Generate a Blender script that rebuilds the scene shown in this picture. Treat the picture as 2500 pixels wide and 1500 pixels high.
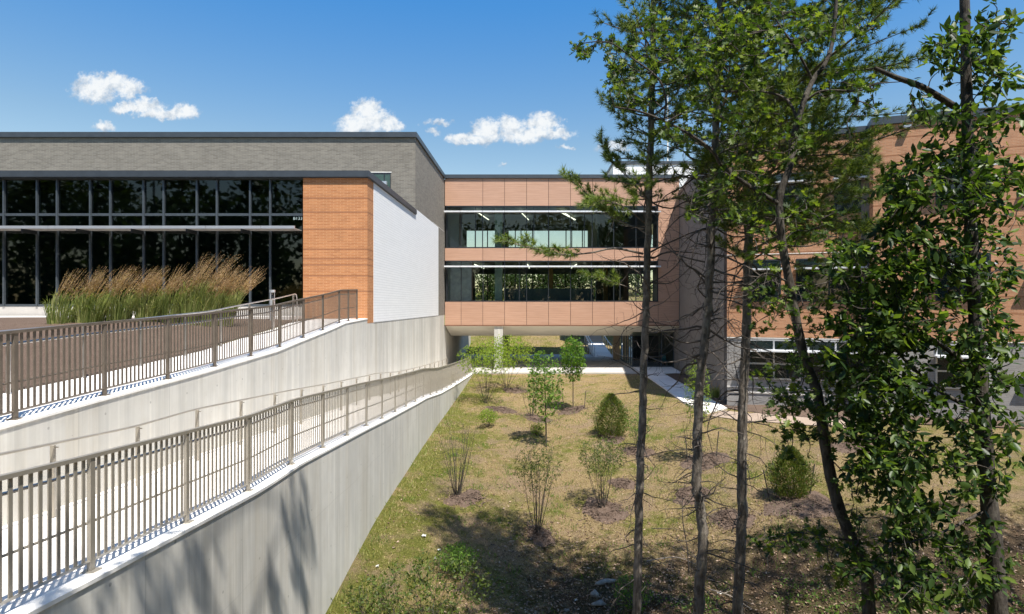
import bpy, math, random
import numpy as np
from mathutils import Vector, Matrix
for o in list(bpy.data.objects): bpy.data.objects.remove(o)
S = bpy.context.scene
C = S.collection
R = math.radians
# ------------------------------------------------------------------ camera
F, VX, VY = 1500.0, 1302.0, 746.0          # focal length and vanishing point in photo pixels (2500 wide)
cam = bpy.data.cameras.new('camera'); co = bpy.data.objects.new('camera', cam); C.objects.link(co)
cam.sensor_fit = 'HORIZONTAL'; cam.sensor_width = 36; cam.lens = F / 2500 * 36
cam.shift_x = (1250 - VX) / 2500; cam.shift_y = -(750 - VY) / 2500
cam.clip_start = .05; cam.clip_end = 3000
co.location = (0, 0, 0); co.rotation_euler = (R(90), 0, 0); S.camera = co
def P(x, y, D): return Vector(((x - VX) / F * D, D, (VY - y) / F * D))
# ------------------------------------------------------------------ sun, sky, exposure
SUN = Vector((.27, -.43, 1.0)).normalized()
sl = bpy.data.lights.new('sun', 'SUN'); sl.energy = 4.3; sl.angle = R(.55); sl.color = (1, .955, .88)
so = bpy.data.objects.new('sun', sl); C.objects.link(so); so.rotation_euler = SUN.to_track_quat('Z', 'Y').to_euler(); so.location = (10, -20, 40)
W = bpy.data.worlds.new('World'); S.world = W; W.use_nodes = True
def world():
    nt = W.node_tree; nt.nodes.clear(); N = nt.nodes.new; L = nt.links.new
    out = N('ShaderNodeOutputWorld'); bg = N('ShaderNodeBackground'); L(bg.outputs[0], out.inputs[0])
    sky = N('ShaderNodeTexSky'); sky.sky_type = 'NISHITA'; sky.sun_disc = False
    sky.sun_elevation = math.asin(SUN.z); sky.sun_rotation = math.atan2(SUN.x, SUN.y)
    sky.air_density = 1.0; sky.dust_density = .45; sky.ozone_density = 3.0; sky.altitude = 50
    hs = N('ShaderNodeHueSaturation'); hs.inputs['Saturation'].default_value = 1.16; hs.inputs['Value'].default_value = 1.0; L(sky.outputs[0], hs.inputs['Color'])
    def M(op, a, b=None, c=None):
        n = N('ShaderNodeMath'); n.operation = op
        for i, v in enumerate((a, b, c)):
            if v is None: continue
            if isinstance(v, (int, float)): n.inputs[i].default_value = v
            else: L(v, n.inputs[i])
        return n.outputs[0]
    tc = N('ShaderNodeTexCoord'); sx = N('ShaderNodeSeparateXYZ'); L(tc.outputs['Generated'], sx.inputs[0])
    ys = M('MAXIMUM', sx.outputs[1], .02)
    u = M('DIVIDE', sx.outputs[0], ys); v = M('DIVIDE', sx.outputs[2], ys)
    cb = N('ShaderNodeCombineXYZ'); L(u, cb.inputs[0]); L(v, cb.inputs[1])
    def noise(scale, det, off=(0, 0, 0), rough=.6):
        mp = N('ShaderNodeMapping'); mp.inputs['Location'].default_value = off; L(cb.outputs[0], mp.inputs[0])
        n = N('ShaderNodeTexNoise'); n.inputs['Scale'].default_value = scale; n.inputs['Detail'].default_value = det; n.inputs['Roughness'].default_value = rough
        L(mp.outputs[0], n.inputs['Vector']); return n
    dn = noise(22, 6); dsx = N('ShaderNodeSeparateColor'); L(dn.outputs['Color'], dsx.inputs[0])
    dn2 = noise(70, 6, (3, 1, 0)); ds2 = N('ShaderNodeSeparateColor'); L(dn2.outputs['Color'], ds2.inputs[0])
    ud = M('ADD', u, M('ADD', M('MULTIPLY', M('SUBTRACT', dsx.outputs[0], .5), .05), M('MULTIPLY', M('SUBTRACT', ds2.outputs[0], .5), .022)))
    vd = M('ADD', v, M('ADD', M('MULTIPLY', M('SUBTRACT', dsx.outputs[1], .5), .035), M('MULTIPLY', M('SUBTRACT', ds2.outputs[1], .5), .016)))
    blobs = [(275, 205, 42, 28), (315, 220, 45, 26), (235, 215, 60, 36), (350, 262, 55, 17), (440, 272, 45, 19), (390, 280, 60, 14), (310, 265, 42, 15),
             (252, 310, 32, 16), (900, 272, 36, 32), (905, 300, 62, 30), (870, 310, 45, 26), (955, 305, 30, 20),
             (1190, 318, 36, 26), (1245, 310, 44, 28), (1325, 302, 42, 26), (1290, 328, 95, 22), (1355, 330, 34, 16), (1130, 345, 44, 13), (1180, 340, 60, 14),
             (1500, 358, 40, 15), (1075, 303, 34, 8), (1062, 325, 18, 8), (1228, 402, 14, 5), (1385, 365, 16, 5)]
    acc = None; accs = None
    for i, (bx, by, rx, ry) in enumerate(blobs):
        u0 = (bx - VX) / F; v0 = (VY - by) / F; soft = .62 if (bx, by) in ((1075, 303), (1062, 325), (1228, 402), (1385, 365), (1500, 358)) else 1
        a = M('DIVIDE', M('SUBTRACT', ud, u0), rx / F * 1.12); b = M('DIVIDE', M('SUBTRACT', vd, v0), ry / F * 1.12)
        k = M('MULTIPLY', M('SUBTRACT', 1.0, M('ADD', M('MULTIPLY', a, a), M('MULTIPLY', b, b))), soft)
        acc = k if acc is None else M('MAXIMUM', acc, k)
        g = M('MULTIPLY_ADD', b, .5, k)                       # cloud parts above their own centre catch the sun
        accs = g if accs is None else M('MAXIMUM', accs, g)
    fn = noise(120, 8, (1, 5, 0), .65)
    dens = M('ADD', acc, M('MULTIPLY', M('SUBTRACT', fn.outputs[0], .5), 2.1))
    mr = N('ShaderNodeMapRange'); mr.interpolation_type = 'SMOOTHSTEP'; L(dens, mr.inputs[0])
    mr.inputs[1].default_value = -.22; mr.inputs[2].default_value = 1.0
    front = M('GREATER_THAN', sx.outputs[1], .05)
    mask = M('MULTIPLY', mr.outputs[0], front)
    n3 = noise(45, 7, (0, 0, 0)); n4 = noise(45, 7, (.006, -.010, 0))
    sh = M('ADD', M('MULTIPLY_ADD', M('SUBTRACT', n3.outputs[0], n4.outputs[0]), 2.2, .42), M('MULTIPLY', accs, .45))
    cr = N('ShaderNodeValToRGB'); L(sh, cr.inputs[0]); e = cr.color_ramp.elements
    e[0].position = 0.1; e[0].color = (.40, .50, .62, 1); e[1].position = .85; e[1].color = (.90, .93, .95, 1)
    sc = N('ShaderNodeVectorMath'); sc.operation = 'SCALE'; L(cr.outputs[0], sc.inputs[0]); sc.inputs['Scale'].default_value = 5.1
    tr = N('ShaderNodeValToRGB'); L(sx.outputs[2], tr.inputs[0]); te = tr.color_ramp.elements
    te.new(.5); te.new(.75)
    for i_, (p_, c_) in enumerate(((.14, (1.32, .98, .72)), (.25, (1.05, .92, .76)), (.44, (.50, .90, 1.02)), (.75, (.75, .95, 1.0)))): te[i_].position = p_; te[i_].color = (*[q_/1.3 for q_ in c_], 1)
    tm = N('ShaderNodeMix'); tm.data_type = 'RGBA'; tm.blend_type = 'MULTIPLY'; tm.inputs[0].default_value = 1; L(hs.outputs[0], tm.inputs[6]); L(tr.outputs[0], tm.inputs[7])
    ts = N('ShaderNodeVectorMath'); ts.operation = 'SCALE'; ts.inputs['Scale'].default_value = 1.3; L(tm.outputs[2], ts.inputs[0])
    mx = N('ShaderNodeMix'); mx.data_type = 'RGBA'; L(mask, mx.inputs[0]); L(ts.outputs[0], mx.inputs[6]); L(sc.outputs[0], mx.inputs[7])
    L(mx.outputs[2], bg.inputs[0]); bg.inputs[1].default_value = .1
world()
S.view_settings.view_transform = 'Standard'; S.view_settings.look = 'None'; S.view_settings.gamma = 1; S.view_settings.exposure = 1.0
# ------------------------------------------------------------------ mesh helpers
OFF = {}
class MB:
    def __init__(s): s.v = []; s.f = []
    def quad(s, a, b, c, d):
        n = len(s.v); s.v += [tuple(a), tuple(b), tuple(c), tuple(d)]; s.f.append((n, n+1, n+2, n+3)); return s
    def poly(s, pts):
        n = len(s.v); s.v += [tuple(p) for p in pts]; s.f.append(tuple(range(n, n+len(pts)))); return s
    def box(s, x0, x1, y0, y1, z0, z1):
        return s.hexa([(x0,y0,z0),(x1,y0,z0),(x1,y1,z0),(x0,y1,z0)], [(x0,y0,z1),(x1,y0,z1),(x1,y1,z1),(x0,y1,z1)])
    def hexa(s, b, t):
        n = len(s.v); s.v += [tuple(p) for p in b] + [tuple(p) for p in t]
        s.f += [(n+3,n+2,n+1,n), (n+4,n+5,n+6,n+7)]
        for i in range(4):
            j = (i+1) % 4; s.f.append((n+i, n+j, n+4+j, n+4+i))
        return s
    def extr(s, prof, a, b, close=True):   # prof: list of (p at a-side, p at b-side) given as pair of 3D lists
        n = len(s.v); k = len(a); s.v += [tuple(p) for p in a] + [tuple(p) for p in b]
        for i in range(k):
            j = (i+1) % k; s.f.append((n+i, n+j, n+k+j, n+k+i))
        s.f.append(tuple(range(n+k-1, n-1, -1))); s.f.append(tuple(range(n+k, n+2*k))); return s
    def tube(s, pts, r, k=6, cap=True):
        pts = [Vector(p) for p in pts]; m = len(pts)
        if not hasattr(r, '__len__'): r = [r]*m
        n = len(s.v); up = Vector((0,0,1)); prev = None
        for i, p in enumerate(pts):
            d = (pts[min(i+1, m-1)] - pts[max(i-1, 0)])
            if d.length < 1e-9: d = Vector((0,0,1))
            d.normalize()
            if prev is None:
                a = d.cross(up)
                if a.length < .05: a = d.cross(Vector((1,0,0)))
            else:
                a = prev - d*prev.dot(d)
                if a.length < 1e-6: a = d.cross(Vector((1,0,0)))
            a.normalize(); b = d.cross(a); prev = a
            for j in range(k):
                t = 2*math.pi*j/k; q = p + (a*math.cos(t) + b*math.sin(t))*r[i]; s.v.append((q.x, q.y, q.z))
        for i in range(m-1):
            for j in range(k):
                j2 = (j+1) % k; s.f.append((n+i*k+j, n+i*k+j2, n+(i+1)*k+j2, n+(i+1)*k+j))
        if cap:
            s.f.append(tuple(n+j for j in range(k-1, -1, -1))); s.f.append(tuple(n+(m-1)*k+j for j in range(k)))
        return s
    def build(s, name, mat, parent=None, smooth=False):
        off = OFF.get(parent, Vector((0,0,0))) if parent else Vector((0,0,0))
        me = bpy.data.meshes.new(name)
        ox, oy, oz = off
        me.from_pydata([(a-ox, b-oy, c-oz) for a, b, c in s.v], [], s.f)
        if smooth: me.polygons.foreach_set('use_smooth', [True]*len(me.polygons))
        return link(name, me, mat, parent, off)
def link(name, me, mat, parent, off):
    if mat: me.materials.append(mat)
    me.update()
    o = bpy.data.objects.new(name, me); C.objects.link(o)
    if parent: o.parent = parent
    OFF[o] = off
    return o
def tag(o, label=None, cat=None, group=None, kind=None):
    if label: o['label'] = label
    if cat: o['category'] = cat
    if group: o['group'] = group
    if kind: o['kind'] = kind
    return o
def thing(name, label, cat, loc=(0,0,0), group=None, rz=0, local=False):
    o = bpy.data.objects.new(name, None); C.objects.link(o); o.location = loc; o.rotation_euler = (0,0,rz)
    o.empty_display_size = .3
    OFF[o] = Vector((0,0,0)) if local else Vector(loc)
    return tag(o, label, cat, group)
def struct(name, mb, mat, **k):
    o = mb.build(name, mat, None, **k); o['kind'] = 'structure'; return o
def scatter(name, tv, tf, pos, fwd, nrm, scl, mat, parent=None):
    """many copies of one small template (leaf, needle, blade) in one mesh"""
    tv = np.asarray(tv, float); n = len(pos); pos = np.asarray(pos, float); fwd = np.asarray(fwd, float); nrm = np.asarray(nrm, float)
    fwd = fwd / (np.linalg.norm(fwd, axis=1, keepdims=True)+1e-9)
    side = np.cross(fwd, nrm); side /= (np.linalg.norm(side, axis=1, keepdims=True)+1e-9); nn = np.cross(side, fwd)
    scl = np.asarray(scl, float)
    if scl.ndim == 1: scl = np.stack([scl]*3, 1)
    V = pos[:,None,:] + tv[None,:,0,None]*side[:,None,:]*scl[:,None,0:1] + tv[None,:,1,None]*fwd[:,None,:]*scl[:,None,1:2] + tv[None,:,2,None]*nn[:,None,:]*scl[:,None,2:3]
    off = OFF.get(parent, Vector((0,0,0))) if parent else Vector((0,0,0))
    V = V.reshape(-1, 3) - np.array(off)
    k = len(tv); lp = np.concatenate([np.array(f) for f in tf]); sz = np.array([len(f) for f in tf])
    loops = (lp[None,:] + (np.arange(n)*k)[:,None]).ravel(); sizes = np.tile(sz, n); starts = np.concatenate([[0], np.cumsum(sizes)[:-1]])
    me = bpy.data.meshes.new(name); me.vertices.add(len(V)); me.vertices.foreach_set('co', V.ravel().astype(np.float32))
    me.loops.add(len(loops)); me.loops.foreach_set('vertex_index', loops.astype(np.int32))
    me.polygons.add(len(sizes)); me.polygons.foreach_set('loop_start', starts.astype(np.int32))
    me.update(calc_edges=True); me.validate()
    return link(name, me, mat, parent, off)
rng = np.random.default_rng(7); random.seed(7)
def unit(n, g=rng):
    v = g.normal(size=(n,3)); return v/np.linalg.norm(v, axis=1, keepdims=True)
# ------------------------------------------------------------------ materials
def newmat(name):
    m = bpy.data.materials.new(name); m.use_nodes = True; nt = m.node_tree; nt.nodes.clear()
    o = nt.nodes.new('ShaderNodeOutputMaterial'); b = nt.nodes.new('ShaderNodeBsdfPrincipled'); nt.links.new(b.outputs[0], o.inputs[0])
    return m, nt, b, o
class NG:
    def __init__(s, nt): s.nt = nt; s.N = nt.nodes.new; s.L = nt.links.new
    def setv(s, inp, v):
        if isinstance(v, (int, float)): inp.default_value = v
        elif isinstance(v, tuple): inp.default_value = (*v, 1) if len(v) == 3 and inp.type == 'RGBA' else v
        else: s.L(v, inp)
    def m(s, op, a, b=None, c=None, clamp=False):
        n = s.N('ShaderNodeMath'); n.operation = op; n.use_clamp = clamp
        for i, v in enumerate((a, b, c)):
            if v is not None: s.setv(n.inputs[i], v)
        return n.outputs[0]
    def coord(s, kind='Object'): return s.N('ShaderNodeTexCoord').outputs[kind]
    def geo(s, k='Position'): return s.N('ShaderNodeNewGeometry').outputs[k]
    def map(s, vec, scale=(1,1,1), loc=(0,0,0)):
        n = s.N('ShaderNodeMapping'); s.L(vec, n.inputs[0]); n.inputs['Scale'].default_value = scale; n.inputs['Location'].default_value = loc; return n.outputs[0]
    def noise(s, vec, scale, det=4, rough=.55, out=0):
        n = s.N('ShaderNodeTexNoise'); s.L(vec, n.inputs['Vector']); n.inputs['Scale'].default_value = scale; n.inputs['Detail'].default_value = det; n.inputs['Roughness'].default_value = rough; return n.outputs[out]
    def ramp(s, fac, stops, interp='LINEAR'):
        n = s.N('ShaderNodeValToRGB'); s.L(fac, n.inputs[0]); n.color_ramp.interpolation = interp; e = n.color_ramp.elements
        while len(e) < len(stops): e.new(.5)
        for i, (p, c) in enumerate(stops): e[i].position = p; e[i].color = (*c, 1) if not isinstance(c, (int, float)) else (c, c, c, 1)
        return n.outputs[0]
    def mix(s, f, a, b, blend='MIX'):
        n = s.N('ShaderNodeMix'); n.data_type = 'RGBA'; n.blend_type = blend; s.setv(n.inputs[0], f); s.setv(n.inputs[6], a); s.setv(n.inputs[7], b); return n.outputs[2]
    def bump(s, h, strength, dist, bsdf):
        n = s.N('ShaderNodeBump'); s.L(h, n.inputs['Height']); n.inputs['Strength'].default_value = strength; n.inputs['Distance'].default_value = dist; s.L(n.outputs[0], bsdf.inputs['Normal'])
    def uz(s):   # wall coordinates: (x + y, z)
        sx = s.N('ShaderNodeSeparateXYZ'); s.L(s.coord(), sx.inputs[0]); cb = s.N('ShaderNodeCombineXYZ')
        s.L(s.m('ADD', sx.outputs[0], sx.outputs[1]), cb.inputs[0]); s.L(sx.outputs[2], cb.inputs[1]); return cb.outputs[0], sx
def simple(name, col, rough=.6, metal=0, var=.12, scale=6, bump=0, spec=None):
    m, nt, b, o = newmat(name); g = NG(nt); c = g.coord()
    n = g.noise(c, scale, 5)
    lo = tuple(x*(1-var) for x in col); hi = tuple(min(1, x*(1+var)) for x in col)
    g.L(g.ramp(n, [(.3, lo), (.7, hi)]), b.inputs['Base Color']); b.inputs['Roughness'].default_value = rough; b.inputs['Metallic'].default_value = metal
    if spec is not None: b.inputs['Specular IOR Level'].default_value = spec
    if bump: g.bump(g.noise(c, scale*5, 5), bump, .01, b)
    return m
def concrete(name, col, streak=.5, pits=True, seams=0):
    m, nt, b, o = newmat(name); g = NG(nt); p = g.geo()
    big = g.noise(p, .55, 6, .6); mid = g.noise(p, 3.2, 6, .65); st = g.noise(g.map(p, (2.6, 2.6, .16)), 1.0, 5, .6); st2 = g.noise(g.map(p, (9, 9, .25)), 1.0, 4, .6)
    base = g.ramp(big, [(.25, tuple(x*.84 for x in col)), (.75, tuple(x*1.08 for x in col))])
    base = g.mix(g.m('MULTIPLY', g.ramp(st, [(.42, 0), (.7, 1)]), streak), base, tuple(x*.70 for x in (col[0], col[1]*1.01, col[2]*1.02)))
    base = g.mix(g.m('MULTIPLY', g.ramp(st2, [(.5, 0), (.72, 1)]), streak*.55), base, tuple(min(.92, x*1.3) for x in col))
    base = g.mix(g.m('MULTIPLY', g.ramp(mid, [(.45, 0), (.75, 1)]), .22), base, (col[0]*.72, col[1]*.68, col[2]*.6))
    h = mid
    if seams:
        sx = g.N('ShaderNodeSeparateXYZ'); g.L(p, sx.inputs[0])
        fr = g.m('ABSOLUTE', g.m('SUBTRACT', g.m('FRACT', g.m('DIVIDE', sx.outputs[1], seams)), .5))
        pv = g.N('ShaderNodeTexWhiteNoise'); pv.noise_dimensions = '1D'; g.L(g.m('FLOOR', g.m('ADD', g.m('DIVIDE', sx.outputs[1], seams), .5)), pv.inputs['W'])
        base = g.mix(1.0, base, g.ramp(pv.outputs['Value'], [(0, .86), (1, 1.0)]), 'MULTIPLY')
        ty = g.m('SUBTRACT', g.m('FRACT', g.m('DIVIDE', sx.outputs[1], seams/2)), .5); tz = g.m('SUBTRACT', g.m('FRACT', g.m('DIVIDE', sx.outputs[2], 1.22)), .5)
        rr = g.m('SQRT', g.m('ADD', g.m('POWER', g.m('MULTIPLY', ty, seams/2), 2), g.m('POWER', g.m('MULTIPLY', tz, 1.22), 2)))
        base = g.mix(g.m('MULTIPLY', g.m('LESS_THAN', rr, .022), .55), base, tuple(x*.35 for x in col))
        sm = g.m('GREATER_THAN', fr, .5 - .012/seams)
        hz = g.m('ABSOLUTE', g.m('ADD', g.m('ADD', sx.outputs[2], 4.4), g.m('MULTIPLY', g.noise(p, .5, 2), .25))); sm = g.m('MAXIMUM', sm, g.m('MULTIPLY', g.m('LESS_THAN', hz, .007), .6))
        stain = g.noise(g.map(p, (1.5, 1.5, .09), (4, 2, 1)), 1.0, 6, .7); base = g.mix(g.ramp(stain, [(.5, 0), (.72, .5)]), base, (col[0]*.66, col[1]*.6, col[2]*.5))
        base = g.mix(g.m('MULTIPLY', sm, .35), base, tuple(x*.45 for x in col))
    if pits:
        v = g.N('ShaderNodeTexVoronoi'); g.L(p, v.inputs['Vector']); v.inputs['Scale'].default_value = 5.5
        pt = g.m('MULTIPLY', g.m('LESS_THAN', v.outputs['Distance'], .06), g.m('GREATER_THAN', mid, .53))
        base = g.mix(g.m('MULTIPLY', pt, .6), base, tuple(x*.4 for x in col))
    g.L(base, b.inputs['Base Color']); b.inputs['Roughness'].default_value = .88; b.inputs['Specular IOR Level'].default_value = .25
    g.bump(g.noise(p, 14, 7, .7), .25, .006, b)
    return m
def brick(name, c1, c2, mortar, bw=.30, bh=.0675, bands=None, bandcol=None, var=.3, ms=.008):
    m, nt, b, o = newmat(name); g = NG(nt); uv, sx = g.uz()
    t = g.N('ShaderNodeTexBrick'); g.L(uv, t.inputs['Vector']); t.inputs['Scale'].default_value = 1
    t.inputs['Brick Width'].default_value = bw; t.inputs['Row Height'].default_value = bh; t.inputs['Mortar Size'].default_value = ms; t.inputs['Mortar Smooth'].default_value = .3
    t.inputs['Color1'].default_value = (*c1, 1); t.inputs['Color2'].default_value = (*c2, 1); t.inputs['Mortar'].default_value = (*mortar, 1); t.inputs['Bias'].default_value = 0
    col = t.outputs['Color']
    if bands:
        acc = None
        for z in bands:
            r = round(z/bh - .5)*bh + bh/2
            k = g.m('COMPARE', sx.outputs[2], r, bh*.55)
            acc = k if acc is None else g.m('MAXIMUM', acc, k)
        acc = g.m('MULTIPLY', acc, g.m('SUBTRACT', 1, g.m('MULTIPLY', t.outputs['Fac'], .5)))
        col = g.mix(g.m('MULTIPLY', acc, 1.0), col, bandcol)
    n = g.noise(g.coord(), 1.2, 5); col = g.mix(.8, col, g.ramp(n, [(.3, 1-var*.5), (.7, 1.0)]), 'MULTIPLY')
    rn = g.noise(g.map(uv, (3.3, 14.8, 1)), 1, 2); col = g.mix(.28, col, g.ramp(rn, [(.35, 1-var), (.6, 1.0)]), 'MULTIPLY')
    g.L(col, b.inputs['Base Color']); b.inputs['Roughness'].default_value = .8; b.inputs['Specular IOR Level'].default_value = .3
    g.bump(g.m('SUBTRACT', 1, t.outputs['Fac']), .6, .008, b)
    return m
def leafmat(name, cols, trans=.45, rough=.5):
    m, nt, b, o = newmat(name); g = NG(nt)
    r = g.geo('Random Per Island'); k = len(cols)
    col = g.ramp(r, [(i/max(1,k-1), c) for i, c in enumerate(cols)])
    n = g.noise(g.geo(), 1.3, 3); col = g.mix(.6, col, g.ramp(n, [(.3, (.7,.75,.7)), (.7, (1,1,1))]), 'MULTIPLY')
    g.L(col, b.inputs['Base Color']); b.inputs['Roughness'].default_value = rough; b.inputs['Specular IOR Level'].default_value = .35
    tr = g.N('ShaderNodeBsdfTranslucent'); g.L(g.mix(1.0, col, (1.5, 1.55, .6), 'MULTIPLY'), tr.inputs[0])
    mx = g.N('ShaderNodeMixShader'); mx.inputs[0].default_value = trans; g.L(b.outputs[0], mx.inputs[1]); g.L(tr.outputs[0], mx.inputs[2]); g.L(mx.outputs[0], o.inputs[0])
    return m
def barkmat(name, c1, c2, scale=9):
    m, nt, b, o = newmat(name); g = NG(nt); p = g.geo()
    n = g.noise(g.map(p, (1, 1, .22)), scale*2.4, 6, .7); n2 = g.noise(p, scale*.5, 4)
    col = g.ramp(n, [(.32, c1), (.68, c2)]); col = g.mix(g.ramp(n2, [(.5, 0), (.75, .55)]), col, tuple(x*1.5 for x in c2))
    g.L(col, b.inputs['Base Color']); b.inputs['Roughness'].default_value = .92; b.inputs['Specular IOR Level'].default_value = .15
    g.bump(g.m('ADD', n, g.m('MULTIPLY', n2, .6)), 1.0, .03, b)
    lich = g.noise(p, 5.5, 5, .7); lc = g.mix(g.ramp(lich, [(.56, 0), (.66, .55)]), col, (c2[0]*1.5, c2[1]*1.6, c2[2]*1.5)); g.L(lc, b.inputs['Base Color']); return m
def glassmat(name, tint, refl=1.0, rough=.0):
    m, nt, b, o = newmat(name); g = NG(nt); nt.nodes.remove(b)
    t = g.N('ShaderNodeBsdfTransparent'); t.inputs[0].default_value = (*tint, 1)
    gl = g.N('ShaderNodeBsdfGlossy'); gl.inputs['Roughness'].default_value = rough; gl.inputs['Color'].default_value = (.85, .95, .95, 1)
    fr = g.N('ShaderNodeFresnel'); fr.inputs[0].default_value = 1.55
    bn = g.N('ShaderNodeBump'); g.L(g.noise(g.coord(), .7, 2), bn.inputs['Height']); bn.inputs['Strength'].default_value = .05; bn.inputs['Distance'].default_value = .02; g.L(bn.outputs[0], gl.inputs['Normal'])
    f = g.m('MULTIPLY', fr.outputs[0], refl, clamp=True)
    mx = g.N('ShaderNodeMixShader'); g.L(f, mx.inputs[0]); g.L(t.outputs[0], mx.inputs[1]); g.L(gl.outputs[0], mx.inputs[2]); g.L(mx.outputs[0], o.inputs[0])
    return m
def emis(name, col, s):
    m, nt, b, o = newmat(name); b.inputs['Base Color'].default_value = (*col, 1); b.inputs['Emission Color'].default_value = (*col, 1); b.inputs['Emission Strength'].default_value = s; return m
zO = lambda y: (VY - y)/F*26.74
M = {}
M['conc'] = concrete('board_marked_concrete', (.65, .625, .565), .8, True, 2.44)
M['conc2'] = concrete('grey_retaining_concrete', (.65, .625, .565), .75, True, 2.44)
M['cap'] = concrete('trowelled_concrete', (.84, .81, .76), .1, False)
M['slab'] = concrete('walkway_concrete', (.84, .79, .74), .12, False)
M['plaza'] = concrete('plaza_concrete', (.50, .47, .43), .1, False)
bandz = [zO(y) for y in (457, 489, 533, 582, 605, 619, 646, 685, 765)]
M['orange'] = brick('orange_roman_brick', (.44, .175, .065), (.54, .235, .092), (.64, .37, .21), .30, .0675, bands=bandz, bandcol=(.33, .135, .06))
M['grey'] = brick('grey_brick', (.165, .146, .120), (.235, .21, .172), (.34, .315, .27), .35, .08)
M['white'] = brick('white_painted_brick', (.80, .80, .79), (.83, .83, .82), (.58, .58, .58), .9, .1235, var=.06, ms=.007)
zr = [(-1.2+i*.62+((i*37)%5)*.09) for i in range(17)]
M['orange_r'] = brick('orange_brick_school', (.42, .20, .105), (.52, .26, .14), (.50, .33, .20), .30, .0675, bands=zr, bandcol=(.30, .13, .06))
M['grey_r'] = brick('pale_grey_brick', (.26, .245, .23), (.31, .295, .28), (.36, .35, .33), .35, .08)
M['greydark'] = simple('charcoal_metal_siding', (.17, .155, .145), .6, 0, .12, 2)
M['coping'] = simple('slate_coping_metal', (.062, .072, .082), .45, .3, .12, 2)
M['frame'] = simple('dark_window_frame', (.035, .04, .045), .4, .4, .1, 3)
M['mull'] = simple('grey_mullion_aluminium', (.085, .10, .112), .42, .4, .1, 3)
M['alu'] = simple('silver_aluminium', (.62, .63, .65), .35, .6, .05, 3)
M['aluwhite'] = simple('pale_sunshade', (.70, .71, .72), .45, .1, .05, 3)
M['taupe'] = simple('taupe_painted_steel', (.33, .30, .25), .38, .35, .1, 5)
M['rail_dark'] = simple('darker_railing_steel', (.165, .135, .105), .45, .35, .15, 5)  # the lower railing's steel again, coloured darker for the upper railing
M['steel'] = simple('brushed_steel', (.52, .50, .47), .3, .8, .08, 8)
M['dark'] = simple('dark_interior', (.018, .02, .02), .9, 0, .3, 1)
M['inter'] = simple('interior_plaster', (.45, .47, .46), .9, 0, .1, 1)
M['interd'] = simple('interior_grey_wall', (.17, .19, .185), .9, 0, .15, 1)
M['carpet'] = simple('carpet', (.05, .06, .06), .95, 0, .15, 4)
M['soffit'] = simple('off_white_soffit', (.62, .57, .47), .7, 0, .05, .6)
M['trim'] = simple('brown_trim', (.20, .085, .045), .6, 0, .1, 3)
M['tan'] = simple('tan_panel', (.36, .27, .19), .7, 0, .08, 2)
M['glass'] = glassmat('clear_window_glass', (.60, .70, .66), 1.25)
M['glassd'] = glassmat('tinted_window_glass', (.13, .19, .16), 1.15, .022)
M['lamp'] = emis('lit_strip_lamp', (1, .93, .75), 1.3)
M['signw'] = simple('white_vinyl', (.42, .52, .50), .6, 0, .02, 1)
M['penth'] = simple('white_metal_panel', (.80, .80, .78), .6, 0, .04, 1)
M['mulch'] = None
def wood_panel():
    m, nt, b, o = newmat('wood_look_cladding'); g = NG(nt); uv, sx = g.uz()
    n = g.noise(g.map(g.coord(), (.9, .9, 34)), 1, 4, .6); n2 = g.noise(g.coord(), .5, 3); oi = g.N('ShaderNodeObjectInfo')
    col = g.ramp(n, [(.3, (.43, .24, .150)), (.7, (.55, .33, .225))]); col = g.mix(.5, col, g.ramp(n2, [(.3, .86), (.7, 1.0)]), 'MULTIPLY')
    col = g.mix(.5, col, g.ramp(oi.outputs['Random'], [(0, .86), (1, 1.0)]), 'MULTIPLY')
    fr = g.m('FRACT', g.m('DIVIDE', sx.outputs[2], .152)); ln = g.m('LESS_THAN', fr, .075)
    g.L(g.mix(g.m('MULTIPLY', ln, .5), col, (.22, .10, .06)), b.inputs['Base Color']); b.inputs['Roughness'].default_value = .62
    g.bump(g.m('SUBTRACT', 1, ln), .5, .006, b); return m
M['wood'] = wood_panel()
def mulchmat():
    m, nt, b, o = newmat('bark_mulch'); g = NG(nt); p = g.geo()
    n = g.noise(p, 38, 6, .8); n2 = g.noise(p, 2.0, 4)
    c = g.ramp(n, [(.3, (.06, .035, .024)), (.5, (.135, .092, .068)), (.7, (.28, .22, .175))]); c = g.mix(.6, c, g.ramp(n2, [(.3, .75), (.7, 1.0)]), 'MULTIPLY')
    g.L(c, b.inputs['Base Color']); b.inputs['Roughness'].default_value = .95; b.inputs['Specular IOR Level'].default_value = .1; g.bump(n, 1, .03, b); return m
M['mulch'] = mulchmat()
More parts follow.
